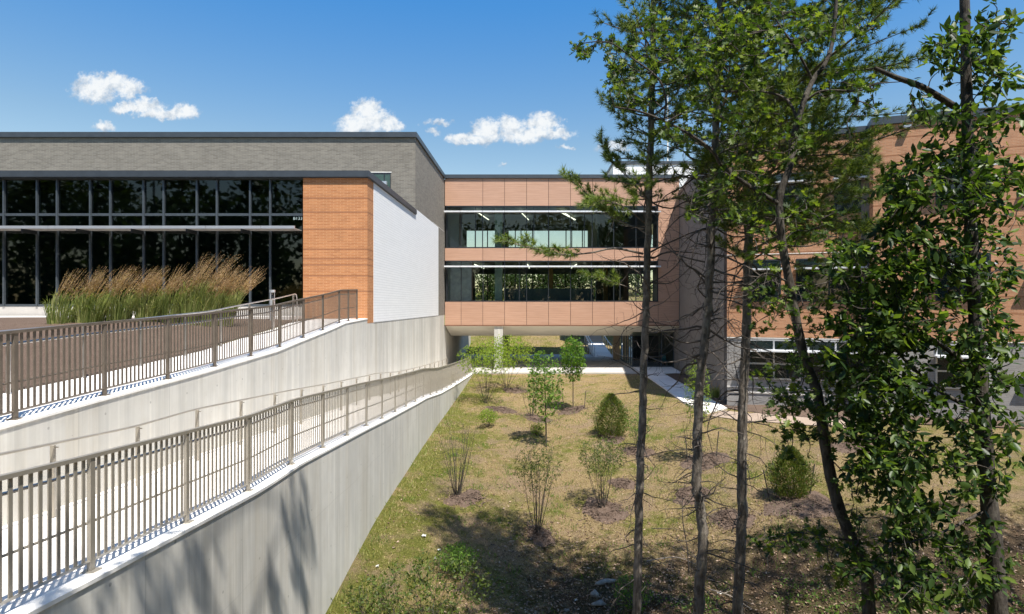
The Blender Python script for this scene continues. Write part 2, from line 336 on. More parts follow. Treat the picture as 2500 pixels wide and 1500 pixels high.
def groundmat():
    m, nt, b, o = newmat('dry_lawn_ground'); g = NG(nt); p = g.geo(); sx = g.N('ShaderNodeSeparateXYZ'); g.L(p, sx.inputs[0])
    X, Y = sx.outputs[0], sx.outputs[1]
    fine = g.noise(p, 26, 6, .8); mid = g.noise(p, 2.4, 6, .7); big = g.noise(p, .42, 5, .6); hf = g.noise(p, 75, 3, .8)
    dry = g.ramp(fine, [(.3, (.11, .075, .03)), (.5, (.33, .235, .115)), (.68, (.64, .50, .29))])
    grn = g.ramp(fine, [(.3, (.035, .05, .010)), (.5, (.135, .15, .026)), (.68, (.33, .33, .08))])
    # greener beside the retaining wall and in patches
    wl = g.m('SMOOTH_MIN', g.m('MAXIMUM', g.m('DIVIDE', g.m('ADD', X, 4.6), 4.0), 0), 1, .1)
    gm = g.m('ADD', g.m('MULTIPLY', big, 1.0), g.m('MULTIPLY', mid, .9)); gm = g.m('SUBTRACT', gm, g.m('MULTIPLY', wl, .22))
    col = g.mix(g.ramp(gm, [(.70, 0), (.92, .9)]), dry, grn)
    # bare and leaf-littered hollow in front
    hol = g.m('MULTIPLY', g.ramp(g.m('ADD', g.m('DIVIDE', g.m('SUBTRACT', 21.0, Y), 7.0), g.m('MULTIPLY', g.m('SUBTRACT', mid, .5), 1.6)), [(.3, 0), (.62, 1)]),
              g.ramp(g.m('ADD', g.m('DIVIDE', g.m('ADD', X, 1.6), 3.0), g.m('MULTIPLY', g.m('SUBTRACT', mid, .5), 2)), [(.3, 0), (.75, 1)]))
    lit = g.ramp(fine, [(.3, (.035, .024, .016)), (.5, (.095, .064, .042)), (.7, (.25, .18, .12))])
    lit = g.mix(g.ramp(big, [(.45, 0), (.65, .6)]), lit, (.05, .06, .015))
    col = g.mix(g.m('MULTIPLY', hol, .9), col, lit)
    bare = g.m('MULTIPLY', g.ramp(g.noise(p, .8, 5), [(.50, 0), (.62, .7)]), g.m('SUBTRACT', 1, hol)); col = g.mix(bare, col, g.ramp(fine, [(.3, (.17, .11, .07)), (.7, (.46, .34, .22))]))
    col = g.mix(.5, col, g.ramp(hf, [(.3, .55), (.6, 1.0)]), 'MULTIPLY')
    g.L(col, b.inputs['Base Color']); b.inputs['Roughness'].default_value = .95; b.inputs['Specular IOR Level'].default_value = .05
    g.bump(g.m('ADD', fine, hf), 1, .06, b); return m
M['ground'] = groundmat()
M['pinebark'] = barkmat('pine_bark', (.065, .054, .044), (.25, .215, .18))
M['twig'] = simple('dead_twig_bark', (.085, .07, .058), .9, 0, .4, 12)
M['oakbark'] = barkmat('oak_bark', (.028, .023, .019), (.11, .095, .08))
M['deadwood'] = simple('bleached_dead_wood', (.30, .25, .20), .9, 0, .3, 12)
M['needle'] = leafmat('pine_needles', [(.055, .10, .025), (.12, .18, .04), (.20, .26, .06), (.33, .37, .11)], .35)
M['oakleaf'] = leafmat('oak_leaves', [(.022, .045, .010), (.05, .088, .016), (.085, .13, .022), (.20, .25, .04)], .45, .5)
M['darkleaf'] = leafmat('glossy_dark_leaves', [(.018, .038, .010), (.035, .068, .015), (.07, .12, .022), (.18, .24, .045)], .45, .42)
M['lime'] = leafmat('lime_green_leaves', [(.13, .21, .02), (.22, .32, .03), (.34, .42, .05)], .5)
M['young'] = leafmat('fresh_green_leaves', [(.07, .15, .025), (.12, .23, .035), (.22, .34, .05)], .5)
M['sparse'] = leafmat('olive_green_leaves', [(.06, .09, .02), (.11, .15, .03), (.18, .22, .05)], .45)
M['cedar'] = leafmat('cedar_foliage', [(.05, .085, .015), (.10, .15, .03), (.17, .22, .05), (.20, .13, .04)], .3)
M['grassb'] = leafmat('lawn_blades', [(.10, .13, .02), (.26, .25, .06), (.44, .36, .15), (.58, .46, .26)], .35)
M['reed'] = leafmat('reed_grass_blades', [(.15, .20, .05), (.30, .34, .11), (.52, .48, .22)], .4)
M['plume'] = leafmat('brown_seed_plumes', [(.26, .15, .08), (.44, .28, .16), (.58, .42, .26)], .35)
M['litter'] = leafmat('fallen_leaves', [(.07, .04, .025), (.18, .11, .065), (.30, .19, .12), (.42, .30, .21)], .1)
M['far'] = leafmat('distant_foliage', [(.03, .05, .012), (.055, .085, .018), (.09, .13, .03)], .3)
# ------------------------------------------------------------------ terrain
gx = np.array([-4.6, -2, 1, 4, 8, 12, 20]); gy = np.array([-60, -3, 0, 3, 6, 10, 14, 18, 24, 30, 38, 47.6])
gzt = np.array([[-1.5,-1.7,-2.6,-4.9,-6.7,-7.25,-6.8,-6.3,-5.98,-5.78,-5.62,-5.30],
 [-1.5,-1.7,-2.6,-4.9,-6.9,-7.6,-7.2,-6.7,-6.2,-5.88,-5.62,-5.30],
 [-1.5,-1.7,-2.6,-4.9,-7.1,-8.1,-7.85,-7.3,-6.6,-6.0,-5.6,-5.30],
 [-1.5,-1.7,-2.6,-4.9,-7.0,-8.0,-7.75,-7.2,-6.5,-5.9,-5.5,-5.30],
 [-1.5,-1.7,-2.6,-4.8,-6.7,-7.6,-7.1,-6.4,-5.75,-5.32,-5.26,-5.30],
 [-1.5,-1.7,-2.6,-4.7,-6.5,-7.3,-6.7,-6.0,-5.4,-5.12,-5.1,-5.30],
 [-1.5,-1.7,-2.6,-4.5,-6.3,-7.1,-6.5,-5.8,-5.2,-5.0,-4.95,-5.2]])
def sm(t): return t*t*(3-2*t)*.55 + t*.45
def gz(x, y):
    x = np.asarray(x, float); y = np.asarray(y, float)
    xi = np.clip(x, gx[0], gx[-1]); yi = np.clip(y, gy[0], gy[-1])
    i = np.clip(np.searchsorted(gx, xi, side='right')-1, 0, len(gx)-2); j = np.clip(np.searchsorted(gy, yi, side='right')-1, 0, len(gy)-2)
    tx = sm((xi-gx[i])/(gx[i+1]-gx[i])); ty = (yi-gy[j])/(gy[j+1]-gy[j])
    z = (gzt[i,j]*(1-tx)+gzt[i+1,j]*tx)*(1-ty) + (gzt[i,j+1]*(1-tx)+gzt[i+1,j+1]*tx)*ty
    inn = np.clip((47-y)/4, 0, 1)*np.clip((y-2)/3, 0, 1)*np.clip((14-x)/4, 0, 1)*np.clip(np.maximum((29-y)/4, (7.2-x)/2), 0, 1)
    z = z + inn*np.clip((x+4.6)/1.6, .15, 1)*(.07*np.sin(x*1.1+y*.7)+.05*np.sin(x*2.3-y*1.3+1)+.03*np.sin(x*4.1+y*3.7)+.02*np.sin(x*7+1)*np.sin(y*6.1))
    # the grassed bank beyond the bridge
    hb = np.clip(y-65, 0, 48)*.165
    z = np.where(y > 65, -5.30 + hb, z)
    z = np.where((y > 65) & (y < 90), z + .05*np.sin(x*.8+y*.5), z)
    z = np.where((x > 7.7) & (x < 10.6) & (y > 29.0) & (y < 47.6), np.minimum(z, -5.27), z)
    return z
def g1(x, y): return float(gz(np.array([x]), np.array([y]))[0])
def gpx(px, py, lo=5.5):
    D = lo
    while D < 62:
        z = (VY-py)/F*D; x = (px-VX)/F*D
        if z <= g1(x, D): return Vector((x, D, g1(x, D)))
        D += .05
    return Vector(((px-VX)/F*60, 60, -5.3))
def terrain():
    xs = np.concatenate([[-400,-150,-60,-30,-15,-9,-6.5,-4.9], np.arange(-4.55, 14, .22), np.arange(14.2, 24, .5), [26,30,38,50,80,150,400]])
    ys = np.concatenate([[-400,-150,-60,-30,-15,-8,-5,-3], np.arange(-2, 6, .5), np.arange(6, 30, .22), np.arange(30, 47.6, .35), [47.6,50,55,60,64.6], np.arange(65, 82, .5), [84,88,94,100,106,113,120,160,300,900]])
    GX, GY = np.meshgrid(xs, ys); Z = gz(GX, GY)
    V = np.stack([GX.ravel(), GY.ravel(), Z.ravel()], 1); nx = len(xs); f = []
    for j in range(len(ys)-1):
        for i in range(nx-1):
            a = j*nx+i; f.append((a, a+1, a+nx+1, a+nx))
    mb = MB(); mb.v = [tuple(v) for v in V.tolist()]; mb.f = f
    struct('lawn_ground', mb, M['ground'], smooth=True)
terrain()
# ------------------------------------------------------------------ plaza, paths, ramps
PZ = -5.2
def sheet(pts, z, th=.12):
    a = [(x, y, z-th) for x, y in pts]; b = [(x, y, z) for x, y in pts]
    return MB().extr(None, a, b)
struct('plaza_paving', sheet([(-7.1,47.55),(8.4,47.55),(8.4,65.2),(-7.1,65.2)], PZ), M['plaza'])
ap = [(8.4,47.3)] + [(11.0+.55*math.sin(t), 47.85-.55*math.cos(t)) for t in np.linspace(0, math.pi/2, 6)] + [(11.7,52.2),(8.4,52.2)]
struct('entrance_apron', sheet([(8.403,47.3)]+ap[1:-1]+[(8.403,52.2)], PZ+.006), M['slab'])
struct('concrete_path', sheet([(8.45,29.9),(9.85,31.2),(9.95,47.29),(8.41,47.29),(8.1,33)], PZ+.002), M['slab'])
def gravel_path():
    cl = [(9.0,30.1),(10.6,28.6),(12.6,27.4),(14.4,26.7)]; mb = MB(); w = .75
    pl = []
    for i,(x,y) in enumerate(cl):
        d = Vector((cl[min(i+1,len(cl)-1)][0]-cl[max(i-1,0)][0], cl[min(i+1,len(cl)-1)][1]-cl[max(i-1,0)][1])).normalized(); n = Vector((-d.y, d.x))
        pl.append(((x+n.x*w, y+n.y*w), (x-n.x*w, y-n.y*w)))
    # resample
    L = []
    for i in range(len(pl)-1):
        for k in range(8):
            t = k/8; L.append((tuple(pl[i][0][c]*(1-t)+pl[i+1][0][c]*t for c in (0,1)), tuple(pl[i][1][c]*(1-t)+pl[i+1][1][c]*t for c in (0,1))))
    rows = []
    for a, b in L:
        r = []
        for k in range(7):
            t = k/6; x = a[0]*(1-t)+b[0]*t; y = a[1]*(1-t)+b[1]*t; r.append((x, y, g1(x,y)+.035))
        rows.append(r)
    for i in range(len(rows)-1):
        for k in range(6): mb.quad(rows[i][k], rows[i+1][k], rows[i+1][k+1], rows[i][k+1])
    struct('gravel_path', mb, simple('pinkish_gravel', (.33, .25, .19), .95, 0, .3, 30, .6))
gravel_path()
def prof(tab):
    xs = [a for a, b in tab]; ys = [b for a, b in tab]
    return lambda y: float(np.interp(y, xs, ys))
Wz = prof([(0,-2.4),(6.5,-2.87),(10.4,-3.12),(12.3,-3.14),(17,-3.42),(19.9,-3.62),(24.6,-3.90),(26.6,-4.0),(30.7,-4.38),(35.4,-4.66),(45,-5.12),(47.5,-5.18)])
Uz = prof([(0,-1.95),(5,-1.78),(10.3,-1.56),(13.4,-1.46),(17.4,-1.27),(18.9,-1.12),(22.1,-.83),(23.6,-.66),(26.6,-.57)])
def steps(a, b, d=.45):
    n = max(1, int(round((b-a)/d))); return [a+(b-a)*i/n for i in range(n+1)]
def wallstrip(x0, x1, y0, y1, topf, botf, d=.45):
    """solid wall running along y between x0 < x1"""
    mb = MB(); ys = steps(y0, y1, d); n = len(ys)
    for y in ys: mb.v += [(x0,y,botf(y)),(x1,y,botf(y)),(x1,y,topf(y)),(x0,y,topf(y))]
    for i in range(n-1):
        a = i*4; b = a+4
        for k in range(4): k2 = (k+1)%4; mb.f.append((a+k, b+k, b+k2, a+k2))
    mb.f += [(0,1,2,3), (4*n-1,4*n-2,4*n-3,4*n-4)]
    return mb
lw = thing('retaining_wall', 'long grey concrete retaining wall rising from the lawn beside the lower ramp', 'retaining wall', (-4.75, 20, -7))
wallstrip(-4.92, -4.62, 3, 47.5, lambda y: Wz(y)-.045, lambda y: -9.5).build('wall', M['conc2'], lw)
wallstrip(-4.93, -4.60, 3, 47.5, Wz, lambda y: Wz(y)-.045).build('cap', M['cap'], lw)
uw = thing('retaining_wall', 'pale concrete retaining wall with vertical streaks between the two ramps, running on below the white brick wall', 'retaining wall', (-7.4, 20, -5))
wallstrip(-7.55, -7.22, 3, 26.73, lambda y: Uz(y)-.04, lambda y: Wz(y)-.6).build('wall', M['conc'], uw)
wallstrip(-7.56, -7.20, 3, 26.73, Uz, lambda y: Uz(y)-.04).build('cap', M['cap'], uw)
def low2(y): return (Wz(y) if y < 47.5 else PZ)-.6
wallstrip(-7.7, -7.225, 26.735, 49.88, lambda y: -.78, low2, 1).build('wall', M['conc'], uw)
wallstrip(-7.7, -7.225, 49.885, 70.8, lambda y: -1.70 if y < 66 else -1.9, low2, 1).build('wall', M['conc'], uw)
struct('lower_ramp_paving', wallstrip(-7.215, -4.935, 3, 47.5, lambda y: Wz(y)-.012, lambda y: Wz(y)-.3), M['slab'])
struct('upper_ramp_paving', wallstrip(-9.35, -7.565, 3, 26.7, lambda y: Uz(y)-.012, lambda y: Uz(y)-.3), M['slab'])
# terrace planting bed behind the upper ramp
def bed():
    mb = MB(); xs = list(np.linspace(-9.36, -13, 12)) + [-16,-20,-26,-40]; ys = list(np.arange(3, 26.95, .6))+[26.95]
    for y in ys:
        for x in xs:
            t = min(1, max(0, (-9.36-x)/3.5)); z = Uz(y)*(1-t) + (-.52)*t if y > 12 else Uz(y)
            t2 = min(1, max(0, (y-12)/8)); z = Uz(y)*(1-t*t2) + (-.52)*t*t2
            mb.v.append((x, y, z + (random.uniform(-.02,.03) if x < -9.5 else 0)))
    n = len(xs)
    for j in range(len(ys)-1):
        for i in range(n-1): a = j*n+i; mb.f.append((a, a+n, a+n+1, a+1))
    struct('mulch_bed', mb, M['mulch'], smooth=True)
bed()
struct('terrace_walk', MB().box(-40, -10.0, 25.2, 26.73, -.8, -.46), M['slab'])
# ------------------------------------------------------------------ railings
def railing(label, X, zf, posts, H, matp, group=None, inner=-1):
    t = thing('guard_railing', label, 'railing', (X, posts[0], zf(posts[0])), group)
    y0, y1 = posts[0], posts[-1]
    ys = sorted(set(steps(y0, y1, .5) + posts))
    def rail(h, r, name, dx=0, k=4, mat=None):
        MB().tube([(X+dx, y, zf(y)+h) for y in ys], r, k).build(name, mat or matp, t)
    mb = MB()
    for a, b in zip(ys[:-1], ys[1:]):
        for (x0, x1, h0, h1) in ((X-.032, X+.032, H-.022, H+.022),):
            mb.hexa([(x0,a,zf(a)+h0),(x1,a,zf(a)+h0),(x1,b,zf(b)+h0),(x0,b,zf(b)+h0)], [(x0,a,zf(a)+h1),(x1,a,zf(a)+h1),(x1,b,zf(b)+h1),(x0,b,zf(b)+h1)])
    mb.build('top_rail', matp, t)
    rail(H*.86, .019, 'handrail', inner*.075, 8, M['steel']); rail(H*.42, .014, 'middle_rail', inner*.03, 6, M['steel'] if False else matp); rail(.115, .018, 'bottom_rail')
    for y in posts:
        p = MB().box(X-.022, X+.022, y-.035, y+.035, zf(y), zf(y)+H-.023).build('post', matp, t)
        MB().box(X-.07, X+.07, y-.07, y+.07, zf(y)-.002, zf(y)+.014).build('base_plate', matp, p)
    for a, b in zip(posts[:-1], posts[1:]):
        n = max(2, int(round((b-a)/.1145))); mb = MB()
        for k in range(1, n):
            y = a+(b-a)*k/n; mb.box(X-.006, X+.006, y-.022, y+.022, zf(y)+.12, zf(y)+H-.023)
        mb.build('picket_panel', matp, t)
lowposts = [7190/697 + 1.83*k for k in range(-4, 20)]
lowposts = [y for y in lowposts if y < 47.3] + [47.25]
railing('light taupe picket guard railing on top of the lower retaining wall', -4.79, Wz, lowposts, 1.25, M['taupe'])
upposts = [23.4 + 1.83*k for k in range(-10, 1)] + [24.55, 25.75]
railing('darker picket guard railing along the upper ramp, ending at the orange brick corner', -7.39, Uz, upposts, 1.25, M['rail_dark'])
def handrail(label, X, zf, ys0, H, mat, side, endx=None, nm='ramp_handrail'):
    t = thing(nm, label, 'handrail', (X, ys0[0], zf(ys0[0])))
    ys = steps(ys0[0], ys0[-1], .5)
    pts = [(X+side*.07, y, zf(y)+H) for y in ys]; e = pts[-1]
    pts += [(e[0], e[1]+.12, e[2]-.03), (e[0], e[1]+.17, e[2]-.12), (e[0], e[1]+.17, zf(e[1])+.02)]
    MB().tube(pts, .021, 8).build('rail', mat, t, smooth=True)
    for y in ys0:
        p = MB().box(X-.028, X+.028, y-.02, y+.02, zf(y), zf(y)+H-.04).build('post', mat, t)
        MB().box(min(X, X+side*.08), max(X, X+side*.08), y-.008, y+.008, zf(y)+H-.075, zf(y)+H-.06).build('bracket', mat, p)
handrail('thin taupe handrail on square posts along the foot of the pale upper concrete wall', -6.85, Wz, [5.0+1.88*k for k in range(24)], 1.06, M['taupe'], 1)
handrail('shiny double handrail in front of the reed grasses at the back of the upper ramp', -9.22, Uz, [23.6-1.83*k for k in range(10, -1, -1)], 1.10, M['steel'], 1)
# ------------------------------------------------------------------ left building: orange wing with curtain wall
D1 = 26.74; CX = -7.22
ow = thing('brick_wing', 'orange brick single-storey wing with a dark glass curtain wall and a white painted side', 'building', (-16, 30, -.5))
MB().box(-10.02, CX, D1, 28.0, -.78, 5.57).build('brick_corner', M['orange'], ow)
mb = MB().box(-40, CX-.01, 28.0, 37.55, -.78, 5.55); mb.build('wall', M['interd'], ow)
MB().box(-40, -10.02, D1+.9, 28.0, 5.2, 5.56).build('roof_edge', M['dark'], ow)
xw = 27.75
MB().hexa([(CX-.02,xw,-.77),(CX+.012,xw,-.77),(CX+.012,46.7,-.77),(CX-.02,46.7,-.77)], [(CX-.02,xw,5.56),(CX+.012,xw,5.56),(CX+.012,46.7,5.56),(CX-.02,46.7,5.56)]).build('painted_wall', M['white'], ow)
MB().box(CX-.02, CX+.012, 37.62, 46.7, 5.56, 5.93).build('painted_wall', M['white'], ow)
# coping: front fascia and side fascia
mb = MB().box(-40, CX+.10, D1-.14, D1+.25, 5.57, 5.84); mb.box(CX-.25, CX+.10, D1+.25, 37.58, 5.57, 5.84); mb.box(-40, CX+.06, D1-.10, D1+.2, 5.54, 5.569); mb.box(CX-.2, CX+.06, D1+.2, 37.58, 5.54, 5.569)
mb.build('coping', M['coping'], ow)
MB().box(-40, CX-.25, D1+.25, 37.55, 5.56, 5.66).build('roof', M['interd'], ow)
# curtain wall
GY = D1+.20
mx = [270,351,400,481,530,611,660]; allm = []
k = 0; base = mx[:]
xs_all = sorted(base + [270-49, 270-130, 270-179, 270-260, 270-309, 270-390, 270-439])
xm = [(x-VX)/F*(GY-.05) for x in xs_all]
zt, z5, zb = zO(438), zO(523), -.02
cw = MB()
cwf = thing  # noqa
win = MB().box(-40, -10.04, GY-.06, GY+.03, zt, 5.54)
win.box(-40, -10.04, GY-.05, GY+.03, z5-.055, z5+.055); win.box(-40, -10.04, GY-.05, GY+.03, zb-.03, zb+.07); win.box(-10.04, -9.96+.0-.065, GY-.07, GY+.03, zb, zt)
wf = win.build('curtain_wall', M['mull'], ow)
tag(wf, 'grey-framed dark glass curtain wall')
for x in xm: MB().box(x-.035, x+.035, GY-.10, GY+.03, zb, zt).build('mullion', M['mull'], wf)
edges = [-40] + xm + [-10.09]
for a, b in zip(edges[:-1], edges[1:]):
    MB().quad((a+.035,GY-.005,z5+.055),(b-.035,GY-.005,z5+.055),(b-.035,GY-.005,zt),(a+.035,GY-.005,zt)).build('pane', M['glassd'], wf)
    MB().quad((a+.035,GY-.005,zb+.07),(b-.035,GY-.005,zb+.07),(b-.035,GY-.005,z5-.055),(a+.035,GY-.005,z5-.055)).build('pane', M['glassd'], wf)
MB().box(-40, -10.04, GY-.04, GY+.3, -.8, zb-.03).build('plinth', M['plaza'], ow)
# room behind the glass
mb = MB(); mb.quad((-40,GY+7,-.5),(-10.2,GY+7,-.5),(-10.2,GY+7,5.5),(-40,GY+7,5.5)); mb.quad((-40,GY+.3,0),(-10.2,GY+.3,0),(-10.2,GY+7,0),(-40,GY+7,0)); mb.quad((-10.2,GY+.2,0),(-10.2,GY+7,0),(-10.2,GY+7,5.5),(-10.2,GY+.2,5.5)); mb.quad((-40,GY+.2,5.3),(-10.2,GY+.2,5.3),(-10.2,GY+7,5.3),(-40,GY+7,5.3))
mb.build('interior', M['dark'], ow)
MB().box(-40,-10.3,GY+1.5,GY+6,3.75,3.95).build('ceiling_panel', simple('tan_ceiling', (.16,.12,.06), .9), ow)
# room number on the glass
def text(s, size, loc, mat, parent, name, ext=.004):
    cu = bpy.data.curves.new(name, 'FONT'); cu.body = s; cu.size = size; cu.extrude = ext; cu.space_character = 1.08
    o = bpy.data.objects.new(name, cu); C.objects.link(o); dg = bpy.context.evaluated_depsgraph_get(); me = bpy.data.meshes.new_from_object(o.evaluated_get(dg)); bpy.data.objects.remove(o)
    me.name = name; me.materials.clear(); me.materials.append(mat)
    o = bpy.data.objects.new(name, me); C.objects.link(o); o.parent = parent; o.location = Vector(loc)-OFF[parent]; o.rotation_euler = (R(90),0,0); OFF[o] = OFF[parent]; return o
text('B133', .19, ((715.5-VX)/F*(GY-.02), GY-.02, (VY-537)/F*(GY-.02)), M['signw'], ow, 'room_number')
# sunshade on the curtain wall
ss = thing('sunshade', 'long pale metal sunshade blade across the dark curtain wall of the orange brick wing', 'sunshade', (-14, 26, 3.3))
segs = [-40] + [((x-VX)/F*26.0) for x in (118, 240, 366, 502, 637)] + [-10.09]
for a, b in zip(segs[:-1], segs[1:]):
    MB().box(a+.012, b-.012, 25.98, 26.05, 3.25, 3.37).build('front_blade', M['alu'], ss)
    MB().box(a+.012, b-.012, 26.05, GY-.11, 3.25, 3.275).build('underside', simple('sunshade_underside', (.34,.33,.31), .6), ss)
for x in xm[2::2]:
    MB().box(x-.02, x+.02, 26.05, GY-.10, 3.10, 3.249).build('bracket', M['frame'], ss)
# ------------------------------------------------------------------ grey brick block behind
D2 = 37.6
gb = thing('brick_block', 'grey brick upper block with a slate coping behind the orange wing', 'building', (-20, 42, 0))
MB().box(-60, CX, D2, 62.5, -.775, 10.26).build('wall', M['grey'], gb)
mb = MB().box(-60, CX+.1, D2-.14, D2+.3, 10.27, 10.58); mb.box(CX-.3, CX+.1, D2+.3, 49.88, 10.27, 10.58); mb.build('coping', M['coping'], gb)
MB().box(-60, CX-.3, D2+.3, 49.8, 10.261, 10.35).build('roof', M['interd'], gb)
wx0, wx1 = (905-VX)/F*D2, (954-VX)/F*D2; wz1, wz0 = (VY-422)/F*D2, (VY-470)/F*D2
wf = MB().box(wx0, wx1, D2-.03, D2-.002, wz0, wz1).build('window', M['frame'], gb)
MB().quad((wx0+.05,D2-.035,wz0+.05),(wx1-.42,D2-.035,wz0+.05),(wx1-.42,D2-.035,wz1-.12),(wx0+.05,D2-.035,wz1-.12)).build('pane', simple('greenish_glass', (.05,.085,.07), .1), wf)
MB().quad((wx1-.34,D2-.035,wz0+.05),(wx1-.04,D2-.035,wz0+.05),(wx1-.04,D2-.035,wz1-.12),(wx1-.34,D2-.035,wz1-.12)).build('pane', simple('greenish_glass', (.05,.085,.07), .1), wf)
MB().box(wx0-.05, wx1+.05, D2-.025, D2-.002, wz1, wz1+.05).build('lintel', M['cap'], wf)
MB().box(wx1-.55, wx1-.2, D2-.30, D2-.04, (VY-453)/F*D2, (VY-445)/F*D2).build('sunshade', M['alu'], wf)
MB().box(CX+.002, CX+.012, 44.0, 49.8, 5.34+.62, 5.36+.62).build('joint_strip', M['cap'], gb)
# ------------------------------------------------------------------ bridge building
D3 = 49.9
bb = thing('bridge_building', 'two-storey bridge building clad in wood-look panels with two long window bands, spanning the plaza', 'building', (2.3, 56, -1.6))
BX0, BX1 = -7.18, 11.86; bxf = lambda x: (x-VX)/F*D3; bzf = lambda y: (VY-y)/F*D3
zc, z1t, z1b, z2t, z2b, zbt = bzf(436), bzf(503), bzf(606), bzf(637), bzf(737), bzf(794)
WR = bxf(1607)
mb = MB().box(BX0, BX1, D3+.05, D3+.25, z1t, zc); mb.box(BX0, BX1, D3+.05, D3+.25, z2t, z1b); mb.box(BX0, BX1, D3+.05, D3+.25, zbt+.01, z2b)
mb.box(WR, BX1, D3+.052, D3+.24, z2b, z2t); mb.box(WR, BX1, D3+.052, D3+.24, z1b, z1t)
mb.build('backing_wall', M['dark'], bb)
MB().box(BX0-.0, BX1+.1, D3-.12, D3+.4, zc+.005, bzf(427)).build('coping', M['coping'], bb)
MB().box(BX0, BX1, D3+.4, 62.5, zc, bzf(427)-.06).build('roof', M['interd'], bb)
J_top = [1086,1178.7,1232,1285.7,1339.3,1393,1446.5,1500,1554.4,1607,1658]
J_bot = [1086,1125.7,1178.7,1232,1285.7,1339.3,1393,1446.5,1500,1554.4,1607,1658]
def panels(js, zlo, zhi):
    for a, b in zip(js[:-1], js[1:]):
        MB().box(bxf(a)+.015, bxf(b)-.015, D3, D3+.046, zlo+.012, zhi-.012).build('cladding_panel', M['wood'], bb)
panels(J_top, z1t, zc); panels(J_top, z2t, z1b); panels(J_bot, zbt, z2b)
for a, b in ((z2b, (z2b+z2t)/2), ((z2b+z2t)/2, z2t), (z1b, (z1b+z1t)/2), ((z1b+z1t)/2, z1t)):
    MB().box(WR+.015, BX1-.015, D3, D3+.046, a+.012, b-.012).build('cladding_panel', M['wood'], bb)
MB().box(BX0, BX1, D3-.012, D3+.3, zbt-.075, zbt-.003).build('base_trim', M['trim'], bb)
# soffit
s0, s1, ys, ye = zbt-.08, bzf(795)-1.0, 53.35, 62.5
mb = MB(); xa, xb = BX0+.04, BX1+.02
mb.extr(None, [(xa,D3+.01,s0),(xa,ys,s1),(xa,ye,s1),(xa,ye,s0)], [(xb,D3+.01,s0),(xb,ys,s1),(xb,ye,s1),(xb,ye,s0)])
mb.build('soffit', M['soffit'], bb)
# floors, ceilings, rear wall, interior
mb = MB().box(BX0, BX1, D3+.25, 62.2, z1b-.3, z1b-.05); mb.box(BX0, BX1, D3+.25, 62.2, s0+.01, z2b-.04)
mb.build('floor', M['carpet'], bb)
mb = MB().box(BX0, BX1, D3+.25, 62.2, z1t+.02, z1t+.2); mb.box(BX0, BX1, D3+.25, 62.2, z2t+.02, z2t+.18); mb.build('ceiling', M['interd'], bb)
BYR = 62.2
mb = MB().box(BX0, BX1, BYR, 62.5, z1t-.5, zc); mb.box(BX0, BX1, BYR, 62.5, z2t-.45, z1b+.55); mb.box(BX0, BX1, BYR, 62.5, s0+.001, z2b+.1)
zr0, zr1 = z1b+.55, z1t-.5; zq0, zq1 = z2b+.1, z2t-.45
rx = lambda x: (x-VX)/F*BYR
mb.box(BX0, rx(1139), BYR+.002, 62.49, zr0, zr1); mb.box(rx(1450), BX1, BYR+.002, 62.49, zr0, zr1); mb.box(rx(1214), rx(1242), BYR+.002, 62.49, zr0, zr1)
mb.box(BX0, rx(1160), BYR+.002, 62.49, zq0, zq1); mb.box(rx(1455), rx(1535), BYR+.002, 62.49, zq0, zq1); mb.box(rx(1575), BX1, BYR+.002, 62.49, zq0, zq1)
mb.build('rear_wall', M['interd'], bb)
mb = MB()
for x in (1160,1178,1190,1258,1272,1300,1340,1382,1396,1422): mb.box(rx(x)-.05, rx(x)+.05, BYR+.05, BYR+.15, zr0, zr1)
for x in (1190,1258,1300,1326,1380,1414): mb.box(rx(x)-.05, rx(x)+.05, BYR+.05, BYR+.15, zq0, zq1)
mb.box(rx(1139), rx(1450), BYR+.04, BYR+.16, zr0+.3, zr0+.38); mb.box(rx(1160), rx(1455), BYR+.04, BYR+.16, zq0+1.5, zq0+1.56)
mb.build('rear_window_frame', M['frame'], bb)
MB().box(BX0+.01, bxf(1125)*1.05, D3+1.2, D3+1.4, z1b, z1t).build('partition', M['inter'], bb)
MB().box(BX0+.01, bxf(1147), D3+1.0, D3+1.2, z2b, z2t).build('partition', simple('pale_curtain', (.42,.45,.45), .9, 0, .25, 3), bb)
MB().box(bxf(1455)*1.08, bxf(1460)*1.08, D3+3, BYR, z1b, z1t).build('partition', M['interd'], bb)
ci = (bxf(1208)*1.03, bxf(1226)*1.03)
for za, zb_ in ((z1b, z1t), (z2b, z2t)):
    MB().box(ci[0], ci[1], D3+1.5, D3+2.1, za-.04, zb_+.02).build('inner_column', simple('white_column_reflection_tint', (.52,.60,.54), .8), bb)  # white column, its colour tinted green to stand in for the glass reflection
for x in (1340, 1474): MB().box(bxf(x)*1.1, bxf(x+10)*1.1, D3+5, D3+5.3, z2b-.04, z2t+.02).build('timber_post', simple('timber_post', (.30,.16,.05), .7), bb)
